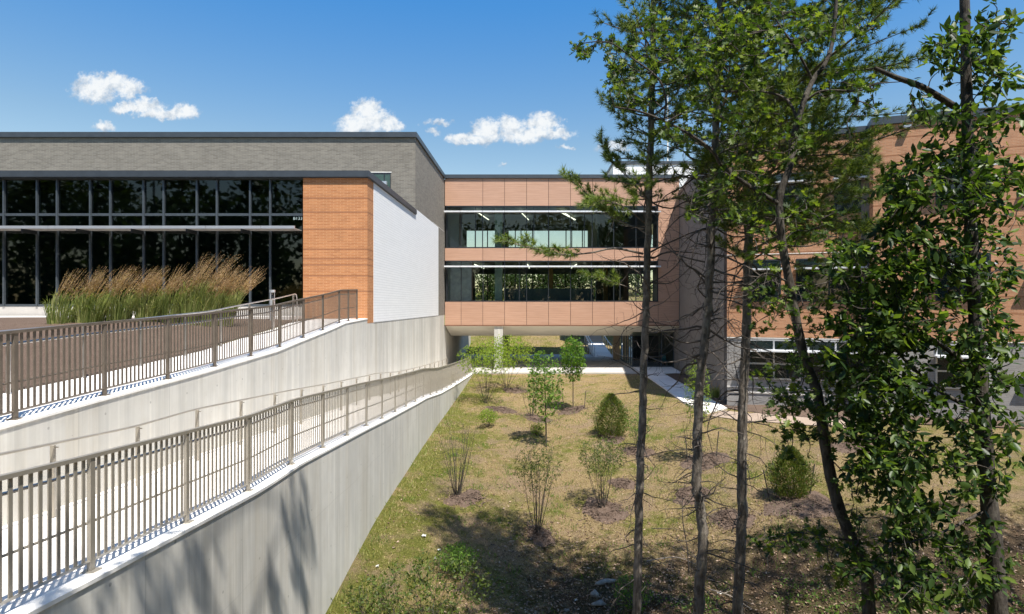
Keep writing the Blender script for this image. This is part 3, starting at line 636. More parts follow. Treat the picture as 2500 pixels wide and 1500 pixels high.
# desks / low partitions in the lower room
MB().box(bxf(1232)*1.06, bxf(1450)*1.06, D3+3, D3+3.06, z2b, z2b+1.15).build('screen', simple('grey_glass_screen', (.10,.13,.14), .4), bb)
for za, xs_ in ((z1t, ((1160,1190,0),(1268,1290,0),(1362,1408,1),(1372,1405,1))), (z2t, ((1158,1178,0),(1288,1292,0),(1408,1396,1)))):
    for a, b, q in xs_:
        MB().tube([(bxf(a)*1.02, D3+1.2, za-.22), (bxf(b)*1.10, D3+6.5, za-.22)], .05, 4).build('strip_lamp', M['lamp'], bb)
m1 = [1125.7,1160.7,1177.8,1231,1285.7,1303.3,1339,1393,1426.7,1446,1498.6,1553]
m2 = [1125.7,1179.3,1232,1267.7,1285.7,1339,1393,1444,1498.6,1514,1553]
for (ms_, za, zb_, ysh) in ((m1, z1b, z1t, 519), (m2, z2b, z2t, 652)):
    X0, X1 = bxf(1089), WR-.01
    w = MB().box(X0, X1, D3+.06, D3+.2, za, za+.09); w.box(X0, X1, D3+.0, D3+.2, zb_-.08, zb_-.003); w.box(X0, X0+.1, D3+.06, D3+.2, za+.09, zb_-.08); w.box(X1-.08, X1, D3+.06, D3+.2, za+.09, zb_-.08)
    zs = bzf(ysh); w.box(X0+.1, X1-.08, D3+.08, D3+.18, zs-.04, zs+.04)
    wo = w.build('window_band', M['frame'], bb)
    for x in ms_: MB().box(bxf(x)-.03, bxf(x)+.03, D3+.05, D3+.19, za+.09, zb_-.08).build('mullion', M['frame'], wo)
    ed = [X0+.07] + [bxf(x) for x in ms_] + [X1-.05]
    for a, b in zip(ed[:-1], ed[1:]):
        MB().quad((a+.03,D3+.13,za+.09),(b-.03,D3+.13,za+.09),(b-.03,D3+.13,zb_-.08),(a+.03,D3+.13,zb_-.08)).build('pane', M['glass'], wo)
    sh = thing('sunshade', ('upper' if ysh == 519 else 'lower')+' white horizontal sunshade blade across the '+('upper' if ysh == 519 else 'lower')+' window band of the bridge building', 'sunshade', (2, D3-.4, zs), 'sunshades on the bridge building')
    jj = [1086,1125,1179,1232,1286,1339,1393,1446,1500,1554,1611]
    for a, b in zip(jj[:-1], jj[1:]):
        MB().box(bxf(a)+.01, bxf(b)-.01, D3-.52, D3-.46, zs-.05, zs+.07).build('blade', M['aluwhite'], sh)
        MB().box(bxf(a)+.01, bxf(b)-.01, D3-.46, D3+.0, zs-.05, zs-.03).build('underside', M['alu'], sh)
    for x in jj[1:-1]: MB().box(bxf(x)-.015, bxf(x)+.015, D3-.44, D3+.05, zs-.16, zs-.051).build('bracket', M['frame'], sh)
# columns
cl = MB().box((1207-VX)/F*50.2, (1228-VX)/F*50.2, 50.0, 50.65, PZ-.1, s0+.05).build('column', M['conc'], bb)
MB().box((1229-VX)/F*60.5, (1244-VX)/F*60.5, 60.3, 60.9, PZ-.1, s1+.05).build('column', M['greydark'], bb)
# penthouse and flagpole
ph = thing('rooftop_penthouse', 'white rooftop plant enclosure above the bridge building roof, behind the pines', 'rooftop enclosure', (10, 66, 10.5))
MB().box((1497-VX)/F*64, (1720-VX)/F*64, 64, 74, 8.5, (VY-402)/F*64).build('wall', M['penth'], ph)
MB().box((1497-VX)/F*64-.06, (1720-VX)/F*64, 63.9, 74, (VY-402)/F*64, (VY-394)/F*64).build('coping', M['coping'], ph)
fp = thing('flagpole', 'thin white pole rising behind the building, seen between the pine branches', 'pole', ((1630-VX)/F*90, 90, -1))
MB().tube([((1630-VX)/F*90, 90, -3), ((1630-VX)/F*90, 90, 20), ((1630-VX)/F*90, 90, (VY-130)/F*90)], [.16,.11,.05], 8).build('pole', M['penth'], fp)
MB().tube([((1630-VX)/F*90, 90, (VY-130)/F*90), ((1630-VX)/F*90, 90, (VY-128)/F*90+.1)], .12, 8).build('finial', M['penth'], fp)
# ------------------------------------------------------------------ entrance under the bridge
en = thing('glazed_entrance', 'dark glazed entrance lobby under the right end of the bridge building', 'entrance', (9, 54, PZ))
MB().box((1497-VX)/F*58.6, 8.24, 58.55, 58.75, PZ, s1+.01).build('tan_panel_wall', M['tan'], en)
gx0, gx1, gyf, gzt2 = 8.38, 11.95, 51.9, -2.25
mb = MB()
for y in (51.9, 52.9, 53.9, 55.3, 56.7, 58.45): mb.box(gx0-.04, gx0+.04, y, y+.09, PZ, s1+.02 if y > 53.3 else gzt2-.1)
mb.box(gx0-.04, gx0+.04, 51.99, 58.5, PZ, PZ+.09)
for x in (9.6, 10.8, 11.82): mb.box(x, x+.08, gyf, gyf+.09, PZ+.1, gzt2)
mb.box(gx0+.04, gx1, gyf-.01, gyf+.1, PZ, PZ+.1)
mb.build('door_frame', M['mull'], en)
MB().quad((gx0,52,PZ),(gx0,58.5,PZ),(gx0,58.5,s1),(gx0,52,s1)).build('pane', M['glassd'], en)
MB().quad((gx0,gyf+.04,PZ),(gx1,gyf+.04,PZ),(gx1,gyf+.04,gzt2),(gx0,gyf+.04,gzt2)).build('pane', M['glass'], en)
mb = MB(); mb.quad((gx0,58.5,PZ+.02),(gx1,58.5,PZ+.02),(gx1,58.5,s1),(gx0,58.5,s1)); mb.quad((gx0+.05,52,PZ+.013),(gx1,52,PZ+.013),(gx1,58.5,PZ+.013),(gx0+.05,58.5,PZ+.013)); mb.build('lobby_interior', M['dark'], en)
def chair(x, y, z):
    t = thing('lobby_chair', 'small turquoise chair seen through the glass of the entrance lobby', 'chair', (x, y, z)); mc = simple('turquoise_plastic', (.03,.30,.38), .4)
    MB().box(x-.24, x+.24, y-.22, y+.24, z+.42, z+.46).build('seat', mc, t)
    MB().hexa([(x-.23,y+.2,z+.48),(x+.23,y+.2,z+.48),(x+.23,y+.24,z+.48),(x-.23,y+.24,z+.48)], [(x-.2,y+.30,z+.95),(x+.2,y+.30,z+.95),(x+.2,y+.33,z+.95),(x-.2,y+.33,z+.95)]).build('backrest', mc, t)
    for a in (-1,1):
        for b in (-1,1): MB().tube([(x+a*.19,y+b*.18,z+.42),(x+a*.23,y+b*.22,z)], .014, 6).build('leg', M['alu'], t)
chair((1621-VX)/F*52.9, 52.9, PZ+.02)
# shaded stair ramp up the bank
sr = thing('concrete_stair', 'bluish shaded concrete stair with pipe railings climbing the grass bank behind the plaza', 'stair', (7, 66, PZ))
sx0, sx1 = (1449-VX)/F*63, (1492-VX)/F*63
MB().extr(None, [(sx0,61.5,PZ-.2),(sx0,61.5,PZ+.01),(sx0,70.2,PZ+.95),(sx0,70.2,PZ-.2)], [(sx1,61.5,PZ-.2),(sx1,61.5,PZ+.01),(sx1,70.2,PZ+.95),(sx1,70.2,PZ-.2)]).build('ramp', M['slab'], sr)
mb = MB()
for k in range(16): mb.box(sx0+.05, sx1-.05, 70.2+k*.33, 76.5, PZ+.95+k*.165-.2, PZ+.95+(k+1)*.165)
mb.build('steps', M['plaza'], sr)
for x in (sx0-.28, sx0-.0, sx1+.02):
    r = MB(); pts = [(x, 62, PZ+1.0), (x, 66.5, PZ+1.45), (x, 70.2, PZ+1.95), (x, 76.5, PZ+5.0)]
    MB().tube(pts, .045, 6).build('handrail', M['alu'], sr)
    for y in (62, 64.2, 66.4, 68.6, 70.4, 72.5, 74.6): 
        zz = float(np.interp(y, [p[1] for p in pts], [p[2] for p in pts])); MB().tube([(x,y,zz-1.2),(x,y,zz)], .035, 6).build('post', M['alu'], sr)
# ------------------------------------------------------------------ right building
E = Vector((.9416,-.3367,0)); NRM = Vector((-.3367,-.9416,0)); RC = Vector((10.04,31.85,0))
rb = thing('classroom_building', 'three-storey orange brick classroom building over a grey brick base, behind the pines', 'building', tuple(RC), rz=math.atan2(E.y, E.x), local=True)
# local frame: x along the facade, y into the building
def s_of(px, plane=0.0):
    r = (px-VX)/F; ox = RC.x + NRM.x*plane; oy = RC.y + NRM.y*plane
    return (r*oy - ox)/(E.x - r*E.y)
def yat(s, z, plane=0):
    p = RC + NRM*plane + E*s; return VY - z*F/p.y
LW = 6.55
MB().box(0, LW, .0, 8, -1.63, 8.37).build('brick_wall', M['orange_r'], rb)
MB().box(.0, LW, .03, 8, -6.5, -1.66).build('base_wall', M['grey_r'], rb)
MB().box(-.05, LW+.0, -.10, .3, 8.38, 8.66).build('coping', M['coping'], rb)
MB().box(0, LW, .31, 8, 8.38, 8.45).build('roof', M['interd'], rb)
for z, h in ((-1.645, .035), (2.62, .03), (-4.16, .04), (-4.42, .04)): MB().box(.0, LW, -.025, .0-.001, z-h, z+.0).build('string_course', M['cap'], rb)
# forward block
MB().box(LW+.0, LW+14, -1.05, 8, -1.63, 8.37).build('brick_wall', M['orange_r'], rb)
MB().box(LW+.0, LW+14, -1.02, 8, -6.5, -1.66).build('base_wall', M['grey_r'], rb)
MB().box(LW-.1, LW+14, -1.16, -.75, 8.38, 8.72).build('coping', M['coping'], rb)
MB().box(LW-.1, LW+.25, -.749, -.101, 8.38, 8.72).build('coping', M['coping'], rb)
MB().box(LW-.35, LW-.002, -.06, .2, -6.4, 8.37).build('downpipe_recess', M['greydark'], rb)
MB().box(LW+.0, LW+14, -1.05, -1.052-.02, -1.645, -1.61).build('string_course', M['cap'], rb)
def rwin(px0, px1, zs, zh, zsh, frames=2, plane=0, yb=0, lab=None):
    a, b = s_of(px0, plane), s_of(px1, plane); y = -plane
    w = MB().box(a, b, y-.025, y+.04, zs, zs+.08); w.box(a, b, y-.025, y+.04, zh-.08, zh); w.box(a, a+.07, y-.025, y+.04, zs+.08, zh-.08); w.box(b-.07, b, y-.025, y+.04, zs+.08, zh-.08)
    n = max(1, int(round((b-a)/1.25)))
    for k in range(1, n): x = a+(b-a)*k/n; w.box(x-.04, x+.04, y-.025, y+.04, zs+.08, zh-.08)
    w.box(a+.07, b-.07, y-.024, y+.03, zsh-.05, zsh+.05)
    if zs < -3: w.box(a+.07, b-.07, y-.024, y+.03, zs+.75, zs+.83)
    wo = w.build('window', M['alu'] if zs < -3 else M['frame'], rb)
    MB().quad((a+.05,y-.012,zs+.05),(b-.05,y-.012,zs+.05),(b-.05,y-.012,zh-.05),(a+.05,y-.012,zh-.05)).build('pane', simple('dark_reflective_glass', (.012,.02,.02), .03, 0, .1, 1, spec=.8), wo)
    s = MB().box(a-.08, b+.08, y-.62, y-.03, zsh-.04, zsh+.04).build('sunshade', M['aluwhite'], rb)
    for x in (a+.1, b-.1): MB().box(x-.02, x+.02, y-.6, y-.026, zsh-.12, zsh-.041).build('bracket', M['frame'], s)
rwin(1822, 1986, 4.5, 6.65, 6.12); rwin(2036, 2108, 4.5, 6.65, 6.12)
rwin(1825, 1907, .18, 2.33, 1.82); rwin(1943, 2108, .18, 2.33, 1.82)
rwin(1825, 1955, -3.75, -1.72, -2.28); rwin(1972, 2110, -3.75, -1.72, -2.28)
for s0_, s1_ in ((LW+2.5, LW+4.6), (LW+6.2, LW+9), (LW+10.5, LW+13)):
    for zs, zh, zsh in ((4.5,6.65,6.12),(.18,2.33,1.82),(-3.75,-1.72,-2.28)):
        p0 = RC+NRM*1.05+E*s0_; p1 = RC+NRM*1.05+E*s1_
        rwin(VX+F*p0.x/p0.y, VX+F*p1.x/p1.y, zs, zh, zsh, plane=1.05)
# wall lamp under the coping of the forward block
wl = MB().box(s_of(2204,1.05), s_of(2222,1.05), -1.30, -1.06, 8.12, 8.24).build('wall_lamp', M['alu'], rb)
# side wall (charcoal) toward the bridge: built in world space as its own building volume
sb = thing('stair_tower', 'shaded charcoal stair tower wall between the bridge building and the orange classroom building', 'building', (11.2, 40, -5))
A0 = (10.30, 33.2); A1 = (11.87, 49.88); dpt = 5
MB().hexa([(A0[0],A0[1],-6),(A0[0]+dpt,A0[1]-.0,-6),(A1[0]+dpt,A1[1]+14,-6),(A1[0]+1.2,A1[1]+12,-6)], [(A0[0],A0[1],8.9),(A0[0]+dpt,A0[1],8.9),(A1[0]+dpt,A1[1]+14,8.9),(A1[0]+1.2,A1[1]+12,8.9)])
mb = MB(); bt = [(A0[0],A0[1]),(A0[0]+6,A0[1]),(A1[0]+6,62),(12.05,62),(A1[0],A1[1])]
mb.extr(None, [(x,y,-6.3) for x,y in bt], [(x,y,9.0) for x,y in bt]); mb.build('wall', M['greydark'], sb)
mb = MB(); bt2 = [(A0[0]-.08,A0[1]-.08),(A0[0]+6,A0[1]-.08),(A1[0]+6,62),(12.0,62),(A1[0]-.06,A1[1])]
mb.extr(None, [(x,y,9.002) for x,y in bt2], [(x,y,9.3) for x,y in bt2]); mb.build('coping', M['coping'], sb)
# return face of the orange block, closing the gap to the tower
MB().hexa([(10.045,31.84,-1.62),(10.6,31.7,-1.62),(10.9,33.19,-1.62),(10.29,33.19,-1.62)], [(10.045,31.84,8.36),(10.6,31.7,8.36),(10.9,33.19,8.36),(10.29,33.19,8.36)])
# ------------------------------------------------------------------ small site furniture
bl = thing('bollard_light', 'short silver path light behind the upper ramp handrail near the dark curtain wall', 'path light', ((665-VX)/F*24.6, 24.6, -.5))
bx_, by_ = (665-VX)/F*24.6, 24.6
MB().tube([(bx_,by_,-.6),(bx_,by_,.25)], .10, 12).build('post', M['alu'], bl); 
for a in (0,120,240): MB().tube([(bx_+.08*math.cos(R(a)),by_+.08*math.sin(R(a)),.25),(bx_+.08*math.cos(R(a)),by_+.08*math.sin(R(a)),.52)], .012, 6).build('bar', M['alu'], bl)
MB().tube([(bx_,by_,.25),(bx_,by_,.42)], [.05,.02], 10).build('lens', M['frame'], bl); MB().tube([(bx_,by_,.52),(bx_,by_,.62)], .11, 12).build('cap', M['alu'], bl)
#@@VEG
# ------------------------------------------------------------------ vegetation helpers
def smooth(pts, n=4):
    pts = [Vector(p) for p in pts]
    if len(pts) < 3: return pts
    q = [pts[0]*2-pts[1]] + pts + [pts[-1]*2-pts[-2]]; out = []
    for i in range(1, len(q)-2):
        for k in range(n):
            t = k/n; a, b, c, d = q[i-1], q[i], q[i+1], q[i+2]
            out.append(.5*((2*b)+(c-a)*t+(2*a-5*b+4*c-d)*t*t+(3*b-a-3*c+d)*t**3))
    out.append(pts[-1]); return out
def lerp_r(r0, r1, n): return [r0+(r1-r0)*i/max(1,n-1) for i in range(n)]
LEAF = ([(0,0,0),(.22,.25,.05),(.26,.55,.04),(0,1,0),(-.26,.55,.04),(-.22,.25,.05),(0,.5,-.03)], [(0,1,2,3,6),(0,6,3,4,5)])
def oak_template():
    half = [(.0,.0),(.05,.14),(.30,.16),(.20,.30),(.10,.33),(.42,.50),(.40,.62),(.24,.60),(.12,.62),(.32,.82),(.22,.86),(.10,.82),(0,1.0)]
    v = [(x, y, abs(x)*.25) for x, y in half] + [(-x, y, abs(x)*.25) for x, y in half[1:-1]]
    n = len(half); a = tuple(range(n)); b = tuple([0] + list(range(n, n+n-2)) + [n-1]); return v, [a, tuple(reversed(b))]
OAK = oak_template()
BLADE = ([(-.5,0,0),(.5,0,0),(.18,.6,.12),(0,1,.35)], [(0,1,2),(0,2,3)])
NEED = ([(-.5,0,0),(.5,0,0),(0,1,0)], [(0,1,2)])
class Veg:
    """collects twigs (tubes) and leaf placements for one plant"""
    def __init__(s, seed): s.g = np.random.default_rng(seed); s.mb = MB(); s.p = []; s.f = []; s.n = []; s.s = []
    def leaf(s, p, f, n, sc): s.p.append(tuple(p)); s.f.append(tuple(f)); s.n.append(tuple(n)); s.s.append(sc)
    def leaves(s, name, tpl, mat, parent, lat=1.0):
        sc = np.array(s.s); sc = np.stack([sc*lat, sc, sc], 1); return scatter(name, tpl[0], tpl[1], s.p, s.f, s.n, sc, mat, parent)
def rv(g, s=1.0): v = g.normal(size=3)*s; return Vector(v)
def rosette(V, p, d, n, size, spread=.8, droop=.25):
    g = V.g
    for k in range(n):
        dd = (Vector(d)*.5 + rv(g, spread)); dd.z -= droop; 
        if dd.length < .01: continue
        dd.normalize(); nn = Vector((0,0,1))*.9 + rv(g, .55)
        V.leaf(Vector(p)+rv(g, size*.3), dd, nn, size*g.uniform(.5, 1.25))
def attach(V, nodes, targets, r=.010, rend=.004, sag=.0, kmax=5):
    """grow a thin twig from the nearest wood to each target, nearest targets first, so twigs branch naturally"""
    N = [Vector(n) for n in nodes]; arr = np.array([tuple(n) for n in N])
    t = [Vector(x) for x in targets]
    dist = [min((arr - np.array(tuple(x)))**2 @ np.ones(3)) for x in t]
    dirs = []
    for i in np.argsort(dist):
        x = t[i]; d2 = ((arr - np.array(tuple(x)))**2).sum(1); j = int(np.argmin(d2)); a = Vector(arr[j]); L = math.sqrt(d2[j])
        if L < .02: dirs.append((x, Vector((0,0,1)))); continue
        mid = (a+x)*.5 + rv(V.g, L*.10) + Vector((0,0,sag*L)); pl = smooth([a, mid, x], 3)
        V.mb.tube(pl, lerp_r(r*min(1.6, .5+L), rend, len(pl)), 4, False)
        arr = np.vstack([arr, [tuple(p) for p in pl[1:]]]); dirs.append((x, (x-mid).normalized()))
    return dirs
# ------------------------------------------------------------------ pines
def pine(label, tpx, D, r0, r1, zbase, zlive, ztop, Lf, seed, explicit=(), dead=1.0, density=1.0, group='pine trees in front of the buildings', world=None, ntuft=11, whorl=.42, expl_dead=()):
    V = Veg(seed); g = V.g; dd = Veg(seed+50)
    if world: tp = [Vector(p) for p in world]
    else:
        tp = [P(x, y, D) for x, y in tpx]; lo = tp[0]; hi = tp[-1]; s = (tp[0]-tp[1]).normalized()
        b = Vector((lo.x + s.x*.3, D, zbase)); tp = [b] + tp
        tp.append(Vector((hi.x + .1, D, ztop)))
    base = tp[0]; t = thing('pine_tree', label, 'tree', tuple(base), group)
    sp = smooth(smooth(tp, 4), 3); sp = [p + Vector((g.normal()*.008, g.normal()*.008, 0)) for p in sp]; H = sp[-1].z - sp[0].z
    rad = [r0 + (r1-r0)*((p.z-sp[0].z)/H)**.9 * 1.0 for p in sp]
    rad = [r*(1+.04*math.sin(i*2.1)+abs(g.normal())*.035) for i, r in enumerate(rad)]
    V.mb.tube(sp, rad, 12)
    zz = [p.z for p in sp]
    def at(z):
        return Vector((float(np.interp(z, zz, [p.x for p in sp])), float(np.interp(z, zz, [p.y for p in sp])), z)), float(np.interp(z, zz, rad))
    def tufts(p, d, n, sz=.13):
        for k in range(n):
            q = (d*1.0 + rv(g, .62)); q.z += .12; q.normalize(); V.leaf(p, q, rv(g), sz*g.uniform(.75, 1.15))
    def live(p0, az, L, rise, r):
        d = Vector((math.cos(az), math.sin(az), rise)); pts = [p0]; n = max(4, int(L/.21)); cur = p0.copy(); dv = d.copy()
        for i in range(n):
            dv = dv + rv(g, .12); dv.z += .02; dv.normalize(); cur = cur + dv*(L/n); pts.append(cur.copy())
        V.mb.tube(pts, lerp_r(r, .006, len(pts)), 5, False)
        clothe(pts, L)
    def clothe(pts, L, start=.2, dens=1.0, tw=.5):
        n = len(pts)
        for i in range(1, n):
            fr = i/(n-1)
            if fr < start: continue
            ax = (pts[i]-pts[i-1]).normalized(); side = ax.cross(Vector((0,0,1))).normalized()
            for sgn in (-1, 1):
                if g.uniform() > .85*dens*density: continue
                tl = min(tw, .16+L*.2)*(1.15-fr*.6)*g.uniform(.6, 1.2); q = (ax*.75 + side*sgn*.8 + rv(g, .18)); q.z += .12; q.normalize()
                a = pts[i]; m = a+q*tl*.5; b = a+q*tl+Vector((0,0,tl*.1)); V.mb.tube([a, m, b], [.0055,.0045,.003], 3, False)
                k = max(2, int(tl/.085))
                for j in range(k): 
                    w = .3+.7*(j+1)/k; tufts(a+(b-a)*w, q, ntuft)
                if tl > .3:
                    for s2 in (-1, 1):
                        q2 = (q*.7+side.cross(q)*0+ax*s2*.55+rv(g,.2)).normalized(); e = m+q2*tl*.45; V.mb.tube([m, e], [.004,.003], 3, False); tufts(e, q2, ntuft); tufts(m+q2*tl*.25, q2, ntuft//2+1)
            if fr > .5: tufts(pts[i], ax, ntuft-2)
        tufts(pts[-1], (pts[-1]-pts[-2]).normalized(), ntuft+6)
    z = zlive
    while z < ztop-.1:
        p0, r = at(z); k = int(g.integers(3, 6)); a0 = g.uniform(0, 6.28)
        for i in range(k):
            a = a0+i*6.283/k+g.normal()*.3; L = Lf(z, a)*g.uniform(.6, 1.1)
            if L > .2: live(p0+Vector((0,0,g.uniform(-.08,.08))), a, L, g.uniform(.05, .42), .012+.009*L)
        z += whorl*g.uniform(.75, 1.25)*(1 if z < 5.6 else 1.7)
    for ex in explicit:   # (pixel polyline, depth offset list, radius)
        pl = smooth([P(x, y, D+dz) for x, y, dz in ex[0]], 4); V.mb.tube(pl, lerp_r(ex[1], .006, len(pl)), 6, False)
        L = sum((pl[i+1]-pl[i]).length for i in range(len(pl)-1)); clothe(pl, L*ex[3] if len(ex) > 3 else L, ex[2], 1.5, .42)
    # dead lower branches
    z = zbase+1.2
    while z < zlive+1.0:
        p0, r = at(z)
        for i in range(int(g.integers(1, 4)*dead+.5)):
            a = g.uniform(0, 6.283); L = g.uniform(.15, 1.0)**1.3*1.35*(1.25 if z > zlive-2.5 else .65); dv = Vector((math.cos(a), math.sin(a), g.uniform(-.45, .55))); cur = p0.copy(); pts = [cur]
            n = max(2, int(L/.15)+1)
            for j in range(n):
                dv = dv+rv(g, .26); dv.z -= .04; dv.normalize(); cur = cur+dv*(L/n); pts.append(cur)
            dd.mb.tube(pts, lerp_r(.006+.009*L, .0022, len(pts)), 4, False)
            for j in range(1, len(pts)):
                for _ in range(2):
                  if g.uniform() < .5 and L > .35:
                    q = dv*.3+rv(g, 1).normalized(); e = pts[j]+q*g.uniform(.08, .42); dd.mb.tube([pts[j], (pts[j]+e)*.5+rv(g,.03), e], [.0036,.0028,.0018], 3, False)
        z += g.uniform(.13, .34)/max(.4, dead)
    for ex in expl_dead:
        pl = smooth([P(x, y, D+dz) for x, y, dz in ex[0]], 4); dd.mb.tube(pl, lerp_r(ex[1], .004, len(pl)), 5, False)
        for j in range(2, len(pl)):
            if g.uniform() < .6: e = pl[j]+rv(g, .16)+Vector((0,0,-.05)); dd.mb.tube([pl[j], (pl[j]+e)*.5+rv(g,.03), e], [.005,.0035,.002], 3, False)
    V.mb.build('trunk', M['pinebark'], t, smooth=True)
    if dd.mb.v: dd.mb.build('dead_branches', M['twig'], t)
    V.leaves('crown', NEED, M['needle'], t, .085)
    return t
def LfA(z, a):
    l = .9 if z < 2.2 else (.75 if z < 3.2 else 1.15)
    return l*(1.0 if z < 8 else max(.3, 2.0-.12*z))
pine('slender leftmost pine trunk, a long green bough reaching left across the bridge windows',
     [(1556,1500),(1561,1200),(1569,1000),(1578,700),(1584,500),(1591,250),(1596,20)], 11.0, .086, .030, g1(1.9,11)-.2, 1.9, 13.5, LfA, 11,
     explicit=[([(1570,620,0),(1500,607,-.1),(1440,618,-.2),(1370,622,-.3),(1300,606,-.4),(1240,592,-.5)], .022, .42, .8),
               ([(1572,560,0),(1530,548,.2),(1480,520,.3),(1430,470,.3),(1385,436,.3)], .018, .25, .9),
               ([(1574,545,0),(1530,510,-.3),(1480,490,-.5),(1440,500,-.6)], .014, .2, .9),
               ([(1566,720,0),(1540,705,-.1),(1500,690,-.2),(1440,672,-.2)], .014, .45, .7),
               ([(1574,480,0),(1540,440,.2),(1500,400,.3),(1470,350,.3)], .014, .35, .9),
               ([(1590,330,0),(1550,310,-.1),(1500,270,-.2)], .012, .3, .8)], dead=1.0,
     expl_dead=[([(1576,622,0),(1640,590,.1),(1720,560,.2),(1800,570,.3)], .018), ([(1572,780,0),(1530,800,0),(1500,850,0)], .010), ([(1576,700,0),(1650,650,0),(1700,560,0)], .013),
                ([(1573,870,0),(1620,868,.1),(1680,820,.2)], .014), ([(1572,720,0),(1562,650,0),(1558,600,0)], .014), ([(1578,690,0),(1640,690,0),(1700,640,0)], .012)], density=1.2, ntuft=25, whorl=.33)
def LfB(z, a):
    base = 1.35 if z > 2.2 else .9
    return base*(1.25 if math.cos(a) > -.2 else .55)*(1.0 if z < 8 else max(.3, 2.0-.12*z))
pine('middle pine trunk of the three, crooked near its base, in front of the tower wall',
     [(1706,1500),(1716,1300),(1702,1190),(1703,1060),(1712,900),(1728,760),(1738,560),(1746,400),(1752,200),(1758,20)], 10.2, .098, .026, g1(2.8,10.2)-.2, 1.55, 13, LfB, 23, dead=1.5, density=1.2, ntuft=25, whorl=.33,
     expl_dead=[([(1712,1345,0),(1800,1375,-.3),(1890,1410,-.5),(1930,1432,-.5)], .014), ([(1708,1100,0),(1640,1100,.1),(1560,1120,.1),(1525,1130,.1)], .010), ([(1712,1215,0),(1740,1235,0)], .02),
                ([(1733,690,0),(1790,690,.1),(1860,700,.2),(1920,680,.2)], .016), ([(1720,640,0),(1660,625,.2),(1620,600,.3),(1560,560,.4)], .016), ([(1710,880,0),(1650,850,.1),(1600,790,.1),(1560,740,.2)], .012)])
def LfC(z, a):
    base = 1.75 if z > 1.2 else 1.1
    return base*(1.5 if math.cos(a) > .1 else .5)*(1.0 if z < 8 else max(.3, 2.0-.12*z))
pine('rightmost pine trunk of the three, straight, its wide crown before the orange school wall',
     [(1802,1500),(1812,1250),(1812,1050),(1822,800),(1828,560),(1836,380),(1842,200),(1850,20)], 10.6, .100, .034, g1(3.5,10.6)-.2, .9, 14, LfC, 37, dead=1.3, density=1.2, ntuft=27, whorl=.30,
     explicit=[([(1832,520,0),(1920,545,-.2),(2010,560,-.4),(2100,560,-.5),(2180,540,-.6)], .02, .4, .7), ([(1834,430,0),(1920,410,.2),(2040,405,.4),(2150,410,.5)], .02, .35, .8),
               ([(1840,230,0),(1920,190,.2),(2050,140,.3),(2250,60,.4)], .022, .55, .6), ([(1842,300,0),(1960,290,.2),(2080,285,.3),(2240,275,.3)], .02, .5, .7), ([(1836,380,0),(1920,350,-.3),(2020,330,-.5),(2110,350,-.6)], .018, .3, .8), ([(1828,600,0),(1920,640,.3),(2020,650,.5),(2120,620,.6)], .018, .35, .8), ([(1832,480,0),(1930,480,.5),(2030,470,.8),(2120,490,.9)], .018, .3, .8), ([(1830,560,0),(1920,520,.6),(2020,500,1.0),(2120,470,1.2)], .018, .3, .9), ([(1834,440,0),(1930,450,-.5),(2030,430,-.7),(2140,440,-.8)], .018, .3, .9), ([(1828,640,0),(1900,600,.6),(1990,590,1.0),(2080,600,1.2)], .016, .3, .9), ([(1840,260,0),(1940,240,-.5),(2040,230,-.7),(2150,200,-.9)], .018, .3, .9), ([(1845,150,0),(1940,110,-.5),(2050,70,-.7),(2130,30,-.9)], .018, .3, .9)],
     expl_dead=[([(1812,1050,0),(1870,1070,0),(1910,1100,0)], .01), ([(1812,1130,0),(1760,1110,.1),(1700,1105,.2)], .010), ([(1818,860,0),(1900,880,-.1),(1990,930,-.2)], .012)])
# ------------------------------------------------------------------ broadleaf trees
def broadleaf(name, label, cat, mains, clusters, tpl, mat, lsize, nper, D, seed, group=None, bark='oakbark', lat=1.0, spread=.8, droop=.25, twr=.011, nmul=1.0, jd=.8, base=None):
    """mains: pixel polylines (x, y, depth offset) with radii; clusters: pixel ellipses (x, y, rx, ry, n)"""
    V = Veg(seed); g = V.g; nodes = []
    lines = []
    for k, (pl, ra, rb) in enumerate(mains):
        q = [P(x, y, D+dz) for x, y, dz in pl]
        if k == 0 and base is not None: q = [base] + q
        q = smooth(q, 5); lines.append((q, ra, rb)); nodes += q
    root = lines[0][0][0]; t = thing(name, label, cat, tuple(root), group)
    q, ra, rb = lines[0]; V.mb.tube(q, [r*(1+.06*math.sin(i*1.7)) for i, r in enumerate(lerp_r(ra, rb, len(q)))], 10)
    bm_ = V.mb
    for q, ra, rb in lines[1:]: bm_.tube(q, lerp_r(ra, rb, len(q)), 7, False)
    T = []
    for (x, y, rx, ry, n) in clusters:
        for _ in range(int(n*nmul)):
            a = g.uniform(0, 6.283); r = math.sqrt(g.uniform()); T.append(P(x+rx*r*math.cos(a), y+ry*r*math.sin(a), D+g.uniform(-jd, jd)))
    for p, d in attach(V, nodes, T, twr, .003): rosette(V, p, d, nper, lsize, spread, droop)
    V.mb.build('trunk', M[bark], t, smooth=True); V.leaves('crown', tpl, M[mat], t, lat); return t
def base_at(x, D): X = (x-VX)/F*D; return Vector((X, D, g1(X, D)-.1))
